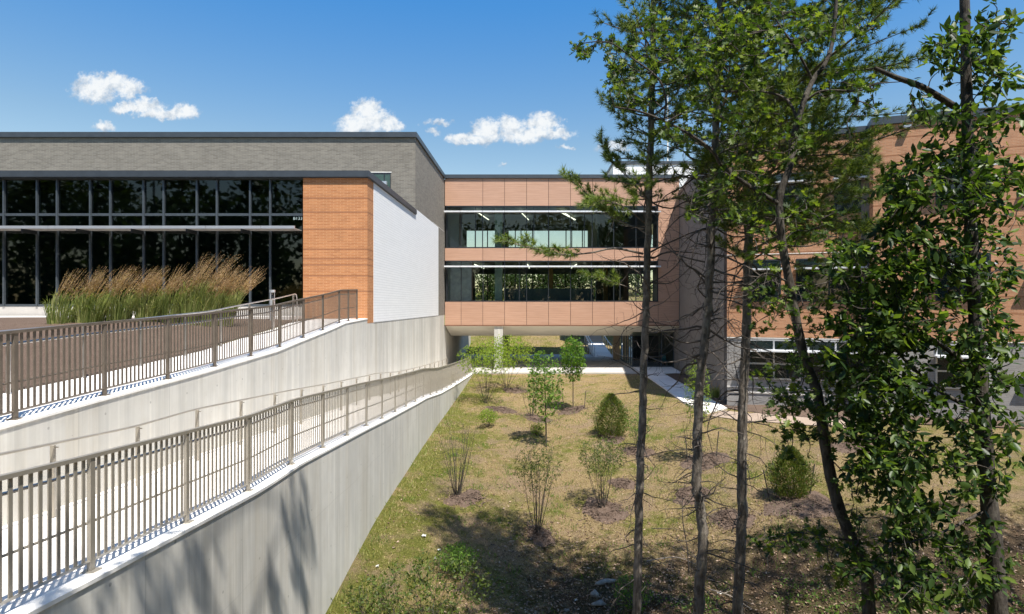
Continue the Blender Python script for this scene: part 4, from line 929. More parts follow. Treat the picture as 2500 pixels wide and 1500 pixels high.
broadleaf('oak_tree', 'young oak with lobed leaves, its trunk bending from lower right up into long crossing limbs', 'tree',
    [([(2122,1500,0),(2112,1400,0),(2080,1320,0),(2042,1220,0),(2018,1110,0),(1995,960,0),(1965,880,0),(1945,787,0),(1927,690,0),(1911,600,0),(1903,490,0),(1928,405,0),(1936,340,.1),(1962,250,.1),(1988,190,.2),(2012,160,.2),(2032,105,.3),(2040,20,.3),(2050,-120,.3)], .085, .02),
     ([(1905,500,0),(1830,455,-.1),(1765,408,-.2),(1740,370,-.3),(1683,328,-.4),(1601,287,-.5),(1550,270,-.6),(1500,262,-.6)], .032, .008),
     ([(1622,292,-.5),(1625,240,-.5),(1605,190,-.6),(1540,140,-.6),(1490,105,-.7),(1430,105,-.7),(1400,120,-.7)], .014, .004),
     ([(1950,300,.1),(1935,265,.2),(1915,240,.3),(1860,224,.4),(1750,222,.5),(1725,190,.5),(1720,165,.5),(1650,200,.4),(1590,215,.3)], .022, .006),
     ([(1985,200,.2),(1960,150,.1),(1930,100,0),(1903,62,0),(1880,20,0)], .02, .006), ([(1903,62,0),(1850,80,-.1),(1780,92,-.2),(1720,115,-.3)], .012, .004),
     ([(1968,245,.1),(2010,222,0),(2095,222,0),(2140,205,-.1),(2200,200,-.1)], .018, .005), ([(2096,222,0),(2093,260,0),(2068,300,0),(2075,340,0),(2040,375,0)], .010, .003),
     ([(1908,590,0),(1870,560,.2),(1800,545,.3),(1760,520,.4)], .014, .004), ([(1912,600,0),(1980,600,-.2),(2040,570,-.3)], .012, .004),
     ([(1927,690,0),(1870,668,-.2),(1830,695,-.3),(1770,700,-.4),(1745,740,-.5)], .014, .004), ([(1930,700,0),(2020,690,.2),(2120,640,.3)], .012, .004),
     ([(2018,1110,0),(2070,1170,-.1),(2085,1230,-.1)], .010, .003), ([(2075,1320,0),(2010,1310,-.2),(1930,1300,-.3),(1860,1320,-.4)], .011, .004), ([(1995,960,0),(1960,985,-.2),(1920,1000,-.3)], .012, .004), ([(2000,1000,0),(2070,1000,0),(2150,960,0)], .012, .004)],
    [(1425,115,28,24,10),(1480,110,30,25,8),(1495,165,28,35,11),(1510,215,25,28,10),(1560,150,70,60,20),(1610,110,60,60,20),(1560,225,60,45,12),(1620,60,60,60,14),
     (1660,140,45,50,18),(1700,200,50,60,20),(1760,60,80,60,46),(1860,60,90,60,46),(1960,70,80,70,32),(2060,60,70,60,18),(2120,60,40,40,8),(1760,160,90,60,34),(1850,170,80,60,28),(1690,300,60,50,16),(1650,330,40,40,10),(1760,290,70,60,16),(1850,290,80,60,22),
     (1950,330,50,40,14),(2060,200,70,50,14),(2110,250,40,50,8),(1740,420,60,50,16),(1830,400,60,50,14),(1900,360,40,60,12),(1820,500,80,50,18),(1740,500,60,50,14),
     (1970,520,60,60,14),(2060,560,70,60,14),(1870,590,60,40,12),(1930,560,60,60,14),(1880,700,60,50,16),(1850,760,50,50,10),(1960,740,60,60,20),(2060,700,90,60,26),(2150,740,80,80,34),
     (1980,850,70,50,24),(1900,920,60,50,18),(1930,1010,60,60,28),(1990,960,60,60,22),(2070,900,70,60,20),(1945,1090,45,40,12),(2060,1040,80,60,26),(2110,1180,60,60,14),
     (1890,1320,60,26,16),(1990,1310,60,30,16),(2080,1340,50,40,16),(2060,1400,40,40,8),(2120,1250,50,60,12)],
    OAK, 'oakleaf', .105, 5, 8.0, 71, nmul=1.15, base=base_at(2150, 8.0))
broadleaf('hickory_tree', 'dense dark glossy-leaved tree filling the right edge in front of everything', 'tree',
    [([(2436,1500,0),(2412,1200,0),(2390,900,0),(2372,600,0),(2362,300,0),(2356,50,0),(2350,-260,0)], .115, .045),
     ([(2375,900,0),(2260,820,-.1),(2160,800,-.2),(2100,880,-.2)], .03, .008), ([(2385,1000,0),(2300,960,0),(2230,900,.1),(2175,840,.2),(2140,780,.2)], .03, .008), ([(2390,1100,0),(2300,1140,-.2),(2200,1130,-.3),(2110,1140,-.3)], .022, .006),
     ([(2345,650,0),(2260,600,0),(2190,560,.1)], .025, .007), ([(2340,450,0),(2260,420,0),(2200,440,0)], .022, .006), ([(2330,260,0),(2250,212,-.4),(2190,190,-.5),(2135,166,-.5)], .042, .022), ([(2400,1250,0),(2300,1300,-.3),(2200,1330,-.4)], .02, .006)],
    [(2230,440,60,60,34),(2205,540,50,60,26),(2245,640,50,70,30),(2180,700,80,60,34),(2200,790,80,60,36),(2130,830,60,40,22),(2200,880,70,70,32),(2120,930,60,60,22),(2210,980,70,60,34),(2150,1060,80,60,34),(2220,1120,60,70,32),(2140,1150,70,50,28),(2200,1200,50,40,14),
     (2210,1330,60,60,24),(2240,1430,50,60,20),(2245,240,20,50,5),(2350,500,90,120,34),(2340,750,90,120,34),(2350,1000,90,120,30),(2350,1250,90,120,26),(2420,300,90,200,22),(2430,900,60,300,30),(2330,1420,80,80,18),(2400,80,90,90,22),(2050,640,60,50,16),(2080,780,60,50,20),(2060,900,50,50,16),(2090,1010,60,50,18),(2160,620,60,60,22),(2190,470,40,40,14),(2380,200,100,120,26),(2340,350,90,80,24),(2440,480,60,120,20),(2400,640,90,100,26),(2400,860,90,100,26),(2400,1120,90,100,24),(2380,1380,90,80,18),(2290,130,40,60,8),(2230,1260,50,50,16),(2120,1400,60,50,12)],
    LEAF, 'darkleaf', .125, 8, 7.4, 83, nmul=1.75, lat=.85, base=base_at(2440, 7.4))
def canopy(label, trunk, limbs, blobs, seed, leaf='oakleaf', ls=.14, nper=6):
    V = Veg(seed); g = V.g; t = thing('oak_tree', label, 'tree', trunk[0], 'canopy trees outside the view'); nodes = []
    q = smooth(trunk, 6); V.mb.tube(q, lerp_r(.2, .06, len(q)), 10); nodes += q[len(q)//2:]
    for l in limbs: q = smooth(l, 6); V.mb.tube(q, lerp_r(.07, .012, len(q)), 6, False); nodes += q
    T = []
    for (x, y, z, r, n) in blobs:
        for _ in range(n):
            u = Vector(g.normal(size=3)).normalized()*r*g.uniform(.3, 1)**.5; T.append(Vector((x+u.x, y+u.y, z+u.z*.7)))
    for p, d in attach(V, nodes, T, .012, .004): rosette(V, p, d, nper, ls, .9, .2)
    V.mb.build('trunk', M['oakbark'], t, smooth=True); V.leaves('crown', OAK, M[leaf], t)
canopy('tall oak behind the viewpoint, its limbs shading the near retaining wall', [(-.6,-1.4,-1.9),(-.7,-1.3,4),(-.5,-1.0,9),(-.4,-.8,14)],
    [[(-.6,-1.2,6),(-.5,1.5,8.2),(-.7,4.0,9.4),(-1.0,5.8,9.8)], [(-.5,-1.0,8.5),(-.6,1.2,11),(-.4,3.5,12.5),(.2,5.0,13)], [(-.7,-1.3,4.5),(-.9,.5,7.4),(-1.6,1.8,8.6)], [(-.9,5.5,9.8),(-.1,5.6,9.9),(.7,5.5,9.8)], [(-.8,4.6,9.5),(0,4.7,9.9),(.9,4.6,10.2)]],
    [(-1.0,1.3,8.8,1.0,80),(-.3,2.0,10.6,1.0,70),(-.9,.3,8.0,.9,60),(-.6,5.6,9.9,.35,26),(.3,5.6,9.9,.3,16),(-.4,4.6,9.8,.3,20),(.5,4.7,10.2,.35,18),(0,4.9,13,.4,22)], 91)
canopy('unseen tall oak added outside the right of the view to shade the leafy hollow', [(9.6,8.2,-7.6),(9.5,8.2,0),(9.3,8.0,6),(9.2,8.0,13)],  # unseen tree, added so its shade falls on the hollow
    [[(9.4,8.1,5),(7.8,7.6,7.8),(6.0,7.2,9.4)], [(9.4,8.1,6),(10.8,9.2,8.4),(12.2,9.8,9.6)], [(9.4,8.1,6.5),(9.2,9.4,8.8),(8.8,10.4,10)], [(7.0,7.5,8.6),(5.0,7.6,9.6),(3.8,8.0,10)]],
    [(7.0,7.4,9.4,1.6,190),(9.6,8.2,10.6,2.0,200),(11.6,9.4,9.8,1.7,170),(8.8,9.8,10.2,1.5,150),(5.2,7.8,9.8,1.3,120),(9.4,6.0,9.2,1.6,130),(7.4,9.2,10.8,1.5,130)], 92)
canopy('second unseen oak added for shade right of the view, farther from the wall', [(14.6,8.4,-7.2),(14.5,8.4,1),(14.4,8.3,7),(14.4,8.2,12)],  # another unseen tree added to deepen the shade in the hollow
    [[(14.4,8.3,5),(12.8,8.6,7.4),(11.4,9.0,8.8)], [(14.4,8.3,6),(15.8,9.6,8),(16.8,10.6,9)]],
    [(12.4,9.2,9.4,1.9,170),(14.6,9.0,10.4,2.0,180),(16.4,10.4,9.8,1.8,130),(13.4,11.0,10.4,1.5,130),(13.6,7.2,9.4,1.8,130)], 93)
# ------------------------------------------------------------------ planted shrubs and saplings on the lawn
def mulch_mound(c, r, label, dx=0, dy=0):
    r *= .92
    mb = MB(); k = 22; rings = 6; n0 = 0; g = np.random.default_rng(int(abs(c.x*100+c.y*10)))
    ph = g.uniform(0, 6, 3); pts = []
    for j in range(rings+1):
        for i in range(k):
            a = 6.2832*i/k; rr = r*(j/rings)*(1+.16*math.sin(2*a+ph[0])+.10*math.sin(5*a+ph[1])+.07*math.sin(9*a+ph[2]))
            x, y = c.x+dx+rr*math.cos(a), c.y+dy+rr*math.sin(a)*1.0; h = .11*(1-(j/rings)**1.6)+.005 - (.03 if j == rings else 0)
            mb.v.append((x, y, g1(x, y)+h+g.uniform(-.012,.012)))
    for j in range(rings):
        for i in range(k): i2 = (i+1)%k; mb.f.append((j*k+i, (j+1)*k+i, (j+1)*k+i2, j*k+i2))
    for _ in range(int(700*r)):
        a = g.uniform(0, 6.2832); rr = r*(.25+abs(g.normal())*.52); rr = min(rr, r*1.75); x, y = c.x+dx+rr*math.cos(a), c.y+dy+rr*math.sin(a)
        if x < -4.5: continue
        z = g1(x, y)+.11*max(0, 1-(rr/r)**1.6)+.022; w = g.uniform(.012, .03); b = g.uniform(0, 3.14); u = Vector((math.cos(b), math.sin(b), g.normal()*.25))*w*1.6; v_ = Vector((-math.sin(b), math.cos(b), g.normal()*.25))*w*.7; p = Vector((x, y, z))
        mb.quad(p-u-v_, p+u-v_, p+u+v_, p-u+v_)
    o = mb.build('mulch_mound', M['mulch'], None, smooth=True); tag(o, label, 'mulch mound', 'mulch mounds on the lawn')
def stakes(c, offs, label, h=1.2):
    for k, (dx, dy, lean) in enumerate(offs):
        x, y = c.x+dx, c.y+dy; z = g1(x, y)
        o = MB().tube([(x, y, z-.1), (x+lean*.5, y, z+h*.5), (x+lean, y, z+h)], [.022,.02,.02], 6).build('wooden_stake', M['oakbark'], None)
        tag(o, label[k], 'stake', 'tree stakes')
def shrub(px, py, hpx, wpx, label, kind='multi', leaf='sparse', nst=9, ncl=120, ls=.06, nper=4, lo=.35, seed=1, name='shrub', cat='shrub', group='shrubs planted on the lawn', tpl=LEAF, bark='oakbark', sr=.009, lean=0, fwd=0, lat=.9, shape=1.0, Dlo=5.5, c=None):
    if c is None: wpx *= 1.22; ncl = int(ncl*(1.0 if 'bare' in label else 1.7))
    c = c or gpx(px, py, Dlo); D = c.y; H = hpx*D/F; Wd = wpx*D/F; V = Veg(seed); g = V.g; nodes = []
    t = thing(name, label, cat, tuple(c), group); st = V.mb
    if kind == 'multi':
        for k in range(nst):
            a = 6.283*k/nst+g.normal()*.3; r = Wd*.5*g.uniform(.3, .95); e = c+Vector((r*math.cos(a), r*math.sin(a), H*g.uniform(.7, 1.0)))
            b = c+Vector((.05*math.cos(a), .05*math.sin(a), -.05)); m = c+Vector((r*.50*math.cos(a), r*.50*math.sin(a), H*.36))+rv(g, .07)
            pl = smooth([b, m, e], 5); st.tube(pl, lerp_r(sr*1.4, .003, len(pl)), 5, False); nodes += pl[4:]
            for j in range(3):
                i = int(g.integers(4, len(pl)-2)); q = pl[i]+Vector((g.normal()*.12*Wd, g.normal()*.12*Wd, H*.2)); st.tube([pl[i], (pl[i]+q)*.5+rv(g,.02), q], [.004,.003,.002], 3, False); nodes.append(q)
    elif kind == 'tree':
        pl = smooth([c+Vector((0,0,-.05)), c+Vector((lean*.4,0,H*.5)), c+Vector((lean,0,H*.97))], 6); st.tube(pl, lerp_r(sr*2.2, .006, len(pl)), 7); nodes = pl[3:]
    else: pl = [c, c+Vector((0,0,H*.6))]; st.tube(pl, [.02,.01], 5); nodes = pl
    T = []
    while len(T) < ncl:
        u = g.uniform(-1, 1, 3)
        if (u**2).sum() > 1: continue
        zf = lo+(1-lo)*(u[2]+1)/2; wsc = 1.0
        if kind == 'tree': wsc = 1.0 if shape == 1 else (1.15-zf)*1.2
        p = c+Vector((u[0]*Wd/2*wsc+lean*zf, u[1]*Wd/2*wsc, H*zf)); T.append(p)
    for p, d in attach(V, nodes, T, .005, .002): rosette(V, p, d, nper, ls, .9, .1)
    V.mb.build('trunk' if kind == 'tree' else 'stems', M[bark], t); V.leaves('crown' if kind == 'tree' else 'foliage', tpl, M[leaf], t, lat); return c
def cedar(px, py, hpx, wpx, label, seed):
    c = gpx(px, py); D = c.y; H = hpx*D/F; Wd = wpx*D/F; V = Veg(seed); g = V.g
    t = thing('cedar_shrub', label, 'evergreen shrub', tuple(c), 'evergreen cedars on the lawn')
    st = MB(); 
    for k in range(12):
        a = g.uniform(0,6.28); f = g.uniform(.2,.7); e = c+Vector((math.cos(a)*Wd*.42*f, math.sin(a)*Wd*.42*f, H*(.55+.4*(1-f)))); st.tube([c, (c+e)*.5+Vector((0,0,-H*.08)), e], [.010,.006,.002], 4, False)
    st.build('stems', M['oakbark'], t)
    for k in range(11000):
        zf = g.uniform(.03, 1)**.9; prof_ = math.sin(math.pi*min(1, (zf*.86+.12)))**.62*(1.0 if zf < .5 else 1-.55*((zf-.5)/.5)**1.6); lump = 1+.22*math.sin(7*zf*3+g.integers(0,7)*.9)
        a = g.uniform(0, 6.283); lump = 1+.20*math.sin(5*a+9*zf)+.16*math.sin(11*a-17*zf)+.12*math.sin(23*a+31*zf); rr = Wd*.5*prof_*lump*g.uniform(.3, 1.12)**.5
        p = c+Vector((rr*math.cos(a), rr*math.sin(a), H*zf*.93)); d = Vector((math.cos(a)*.55, math.sin(a)*.55, .9))+rv(g, .28); V.leaf(p, d, rv(g), .07*g.uniform(.6, 1.4))
    V.leaves('foliage', LEAF, M['cedar'], t, .6); return c
c = shrub(1115,1215,190,100,'nearly bare many-stemmed shrub on the lawn nearest the retaining wall', nst=15, ncl=190, ls=.035, nper=2, seed=101, lo=.15, sr=.010, lat=.8)
mulch_mound(c, .75, 'brown mulch mound under the nearly bare shrub near the retaining wall', .25, -.15)
c = shrub(1312,1305,225,100,'sparse tall multi-stemmed shrub standing partly in shade, left of the leaf-littered hollow', nst=12, ncl=330, ls=.062, nper=3, seed=102, lo=.42, lat=.85)
mulch_mound(c, .55, 'shaded mulch mound under the sparse tall shrub left of the hollow', .1, 0)
c = shrub(1470,1245,180,100,'leafy-topped slim multi-stemmed shrub in front of the left cedar', nst=12, ncl=330, ls=.068, nper=4, seed=103, lo=.45, lat=.85)
mulch_mound(c, .95, 'large dark shaded mulch mound under the slim shrub in front of the left cedar', .05, -.2)
c = shrub(1186,985,152,118,'vase-shaped shrub with yellow-green leaves beside the end of the retaining wall', leaf='lime', nst=12, ncl=420, ls=.10, nper=4, seed=104, lo=.42)
mulch_mound(c, .95, 'mulch mound right of the small lime bush near the wall end', 1.0, -2.2)
c = shrub(1236,950,132,122,'broad shrub with yellow-green leaves in front of the concrete column', leaf='lime', nst=10, ncl=480, ls=.12, nper=4, seed=105, lo=.35)
mulch_mound(c, .95, 'mulch mound at the foot of the broad shrub in front of the column', .6, -.4)
c = shrub(1298,1020,115,60,'thin pale-leaved shrub just left of the young oak sapling', leaf='lime', nst=9, ncl=120, ls=.06, nper=2, seed=106, lo=.4)
mulch_mound(c, .9, 'mulch mound left of the young oak sapling', .3, -.2)
c = shrub(1334,1092,235,74,'narrow young oak sapling with a dark stem and stacked tufts of leaves', 'tree', 'young', ncl=260, ls=.125, nper=4, lo=.28, seed=107, name='sapling_tree', cat='sapling', group='saplings on the lawn', tpl=OAK, lean=-.12, sr=.016)
c = shrub(1399,1000,178,52,'bright green young maple sapling between two stakes', 'tree', 'young', ncl=240, ls=.14, nper=5, lo=.38, seed=108, name='sapling_tree', cat='sapling', group='saplings on the lawn', tpl=OAK, sr=.014)
mulch_mound(c, .95, 'round mulch mound under the bright green maple sapling')
stakes(c, [(-.45,.1,-.16),(.62,.15,.1)], ['left stake of the bright green maple sapling', 'right stake of the bright green maple sapling'], 1.0)
c = cedar(1492,1068,112,76,'conical cedar shrub between the young maple and the leftmost pine trunk', 201); mulch_mound(c, .7, 'mulch mound under the left conical cedar', 0, -.15)
stakes(c, [(-.55,.1,-.15)], ['leaning stake left of the left cedar'], .95)
c = cedar(1930,1216,132,92,'conical cedar shrub between the rightmost pine and the oak trunk', 202); mulch_mound(c, 1.25, 'largest mulch mound, in dappled shade under the right cedar', .1, -.6)
stakes(c, [(-.62,.1,-.22),(.66,.1,.16)], ['left leaning stake of the right cedar', 'right leaning stake of the right cedar'], 1.0)
c = shrub(1192,1042,44,38,'small bright lime bush near the retaining wall', leaf='lime', nst=8, ncl=150, ls=.07, nper=4, seed=109, lo=.1, name='bush', cat='bush', group='small bushes on the lawn')
c = shrub(1312,1064,30,32,'small lime bush left of the dark oak sapling stem', leaf='lime', nst=8, ncl=120, ls=.06, nper=4, seed=110, lo=.1, name='bush', cat='bush', group='small bushes on the lawn')
c = shrub(1118,1402,70,82,'round dark green bush in the near lawn', leaf='young', nst=9, ncl=330, ls=.055, nper=5, seed=111, lo=.1, name='bush', cat='bush', group='small bushes on the lawn')
c = shrub(1703,1128,255,52,'slender sapling with bright drooping leaves behind the middle pine trunk', 'tree', 'lime', ncl=300, ls=.09, nper=4, lo=.3, seed=112, name='sapling_tree', cat='sapling', group='saplings on the lawn', sr=.016, lat=.6)
mulch_mound(c, .95, 'mulch mound behind the middle pine trunk', .3, 0)
stakes(c, [(-.35,.1,-.1),(.75,.1,.1)], ['left stake behind the middle pine trunk', 'right stake behind the middle pine trunk'], 1.05)
c = shrub(1558,1102,95,62,'small leafy shrub half hidden behind the leftmost pine trunk', leaf='young', nst=8, ncl=150, ls=.07, nper=3, seed=113, lo=.25)
mulch_mound(c, .75, 'mulch mound behind the leftmost pine trunk')
for (px, py, r, lb) in ((1520,1185,.55,'small mulch mound just left of the leftmost pine trunk'), (1690,1210,.8,'reddish mulch mound by the middle pine trunk'), (1790,1265,.7,'dark mulch mound left of the rightmost pine trunk'), (2090,1095,1.0,'far mulch mound seen right of the oak trunk')):
    mulch_mound(gpx(px, py), r, lb)
c = shrub(2105,1000,150,130,'pale green bushy shrub in front of the grey base of the classroom building', leaf='sparse', nst=12, ncl=900, ls=.075, nper=4, seed=114, lo=.1, group=None)
def bedpl():
    # planting bed between path and classroom building
    poly = [(10.1,46.8),(11.6,46.5),(10.35,33.3),(10.1,31.7),(16.3,29.4),(16.0,28.4),(22,26.4),(22,25.2),(14.8,27.5),(11.6,28.7),(10.0,30.4),(9.95,31.2)]
    mb = MB(); n = 10
    L = [(10.05,46.9),(10.02,40),(9.95,34),(9.9,31.4),(10.9,29.3),(12.9,28.1),(15.2,27.1),(18.2,26.1),(22,25)]; Rr = [(11.55,46.9),(11.0,40),(10.42,34),(10.2,31.9),(11.6,31.5),(13.5,30.7),(15.9,28.9),(19,27.4),(22,26.4)]
    rows = []
    for a, b in zip(L, Rr): rows.append([(a[0]+(b[0]-a[0])*k/8, a[1]+(b[1]-a[1])*k/8) for k in range(9)])
    R2 = []
    for i in range(len(rows)-1):
        for s_ in range(5): R2.append([(rows[i][k][0]*(1-s_/5)+rows[i+1][k][0]*s_/5, rows[i][k][1]*(1-s_/5)+rows[i+1][k][1]*s_/5) for k in range(9)])
    for i, r in enumerate(R2):
        for k, (x, y) in enumerate(r): mb.v.append((x, y, g1(x,y)+.05+.05*math.sin(k/8*3.14)))
    for i in range(len(R2)-1):
        for k in range(8): a = i*9+k; mb.f.append((a, a+1, a+10, a+9))
    struct('planting_bed', mb, M['mulch'], smooth=True)
bedpl()
def grass_clump(c, H, n, spread, lean, label, name='reed_grass', cat='ornamental grass', group=None, plumes=0, mat='reed', seed=1, bw=.010, parent=None):
    g = np.random.default_rng(seed); t = thing(name, label, cat, tuple(c), group); mb = MB(); pos = []; fw = []; nn = []; sc = []
    V = MB(); PL = Veg(seed+9)
    for k in range(n):
        a = g.uniform(0, 6.28); r = spread*.42*math.sqrt(g.uniform()); b = Vector(c)+Vector((r*math.cos(a), r*math.sin(a), 0)); h = H*g.uniform(.35, .72); out = spread*g.uniform(.0, .6)
        d = Vector((math.cos(a)*out+lean*h*.5, math.sin(a)*out, 0)); w = bw
        p1 = b+d*.22+Vector((0,0,h*.5)); p2 = b+d*.55+Vector((0,0,h*.85)); p3 = b+d*1.1+Vector((0,0,h*(1.0-.25*g.uniform()))); s_ = Vector((-math.sin(a+1), math.cos(a+1), 0))*w if g.uniform() < .5 else Vector((w, 0, 0))
        i = len(V.v); V.v += [tuple(b-s_), tuple(b+s_), tuple(p1-s_), tuple(p1+s_), tuple(p2-s_*.8), tuple(p2+s_*.8), tuple(p3)]; V.f += [(i,i+1,i+3,i+2),(i+2,i+3,i+5,i+4),(i+4,i+5,i+6)]
    V.build('blades', M[mat], t)
    if plumes:
        S_ = MB()
        for k in range(plumes):
            a = g.uniform(0, 6.28); out = spread*g.uniform(.05, .5); h = H*g.uniform(.72, 1.0); b = Vector(c)+Vector((spread*.35*math.cos(a), spread*.35*math.sin(a), 0)); d = Vector((math.cos(a)*out+lean*h*1.25, math.sin(a)*out, 0))
            q0 = b+d*.45+Vector((0,0,h*.68)); q1 = b+d*.72+Vector((0,0,h*.87)); q2 = b+d*1.0+Vector((0,0,h)); S_.tube([b, b+d*.18+Vector((0,0,h*.38)), q0], [.004,.0035,.003], 3, False)
            for j in range(14):
                w = j/13; p = q0*(1-w)**2+q1*2*w*(1-w)+q2*w*w; dd = (q2-q0).normalized()+Vector(g.normal(size=3)*.22); PL.leaf(p, dd, Vector(g.normal(size=3)), .085*(1.1-.6*w))
        S_.build('stalks', M[mat], t); PL.leaves('plumes', LEAF, M['plume'], t, .45)
    return t
names = ['leftmost', 'second from the left', 'third from the left', 'middle', 'third from the right', 'second from the right', 'rightmost']
for i, (px, D, H) in enumerate([(238,19.5,2.2),(305,20,2.1),(378,20.4,2.2),(432,20.8,2.1),(486,21,2.5),(524,21.3,2.1),(562,21.6,2.2)]):
    X = (px-VX)/F*D-.25; grass_clump((X, D, -.72 if i > 1 else -.8), H*(.93,1.0,.9,1.02,1.0,.94,.97)[i], (260,190,250,220,280,210,250)[i], .8, .36, 'tall wind-blown reed grass clump with brown plumes, %s along the dark glass wall' % (names[i] if i else 'leftmost in the photo'), group='reed grass clumps along the curtain wall', plumes=120, seed=300+i)
grass_clump(((165-VX)/F*19.3-.2, 19.3, -.85), 2.0, 180, .8, .34, 'wispy reed grass clump just beyond the left photo edge', group='reed grass clumps along the curtain wall', plumes=80, seed=321)
cgr = gpx(1748, 975, 20); grass_clump(cgr+Vector((0,0,0)), 1.1, 240, .55, .1, 'tan ornamental grass at the foot of the shaded tower wall', seed=330, plumes=16)
for i, (px, py) in enumerate([(1842,978),(1856,970),(1900,969),(1886,978),(1874,988),(1975,986),(1990,976)]):
    c = gpx(px, py, 15); grass_clump(c+Vector((0,0,.05)), .42, 90, .40, 0, 'small green tuft in the mulch bed, ' + ['left of its row by the pine trunk','behind the leftmost tuft','rear right tuft of the group of five','centre tuft of the group of five','nearest tuft of the group of five','lone tuft just left of the oak trunk','lone tuft just right of the oak trunk'][i], name='grass_tuft', cat='plant tuft', group='green tufts in the mulch bed', seed=340+i, bw=.012)
# near leafy undergrowth at the bottom
def bushy(label, px, D, H, Wd, seed, leaf='oakleaf', ls=.075, ncl=500, nper=4, tpl=LEAF, lat=.95, lo=.35, nst=14):
    X = (px-VX)/F*D; c = Vector((X, D, g1(X, D))); shrub(0,0,H*F/D,Wd*F/D,label,'multi',leaf,nst,ncl,ls,nper,lo,seed,'shrub','shrub',None,tpl,'oakbark',.009,lat=lat,c=c)
bushy('sprawling dark green shrub with oval leaves at the bottom centre beside the retaining wall', 1050, 12.6, 2.15, 2.6, 401, 'sparse', .085, 420, 4, lo=.45)
bushy('smaller sprawling leafy shrub at the very foot of the retaining wall', 905, 12.4, 1.6, 1.3, 402, 'sparse', .08, 170, 4, lo=.45)
bushy('leafy green bush behind the base of the leftmost pine trunk', 1545, 15.2, 1.0, 1.0, 403, 'young', .06, 330, 4, lo=.1)
bushy('pale green leafy bush at the bottom right in front of the oak trunk', 2075, 9.6, 3.1, 1.3, 404, 'young', .085, 260, 4, lo=.5)
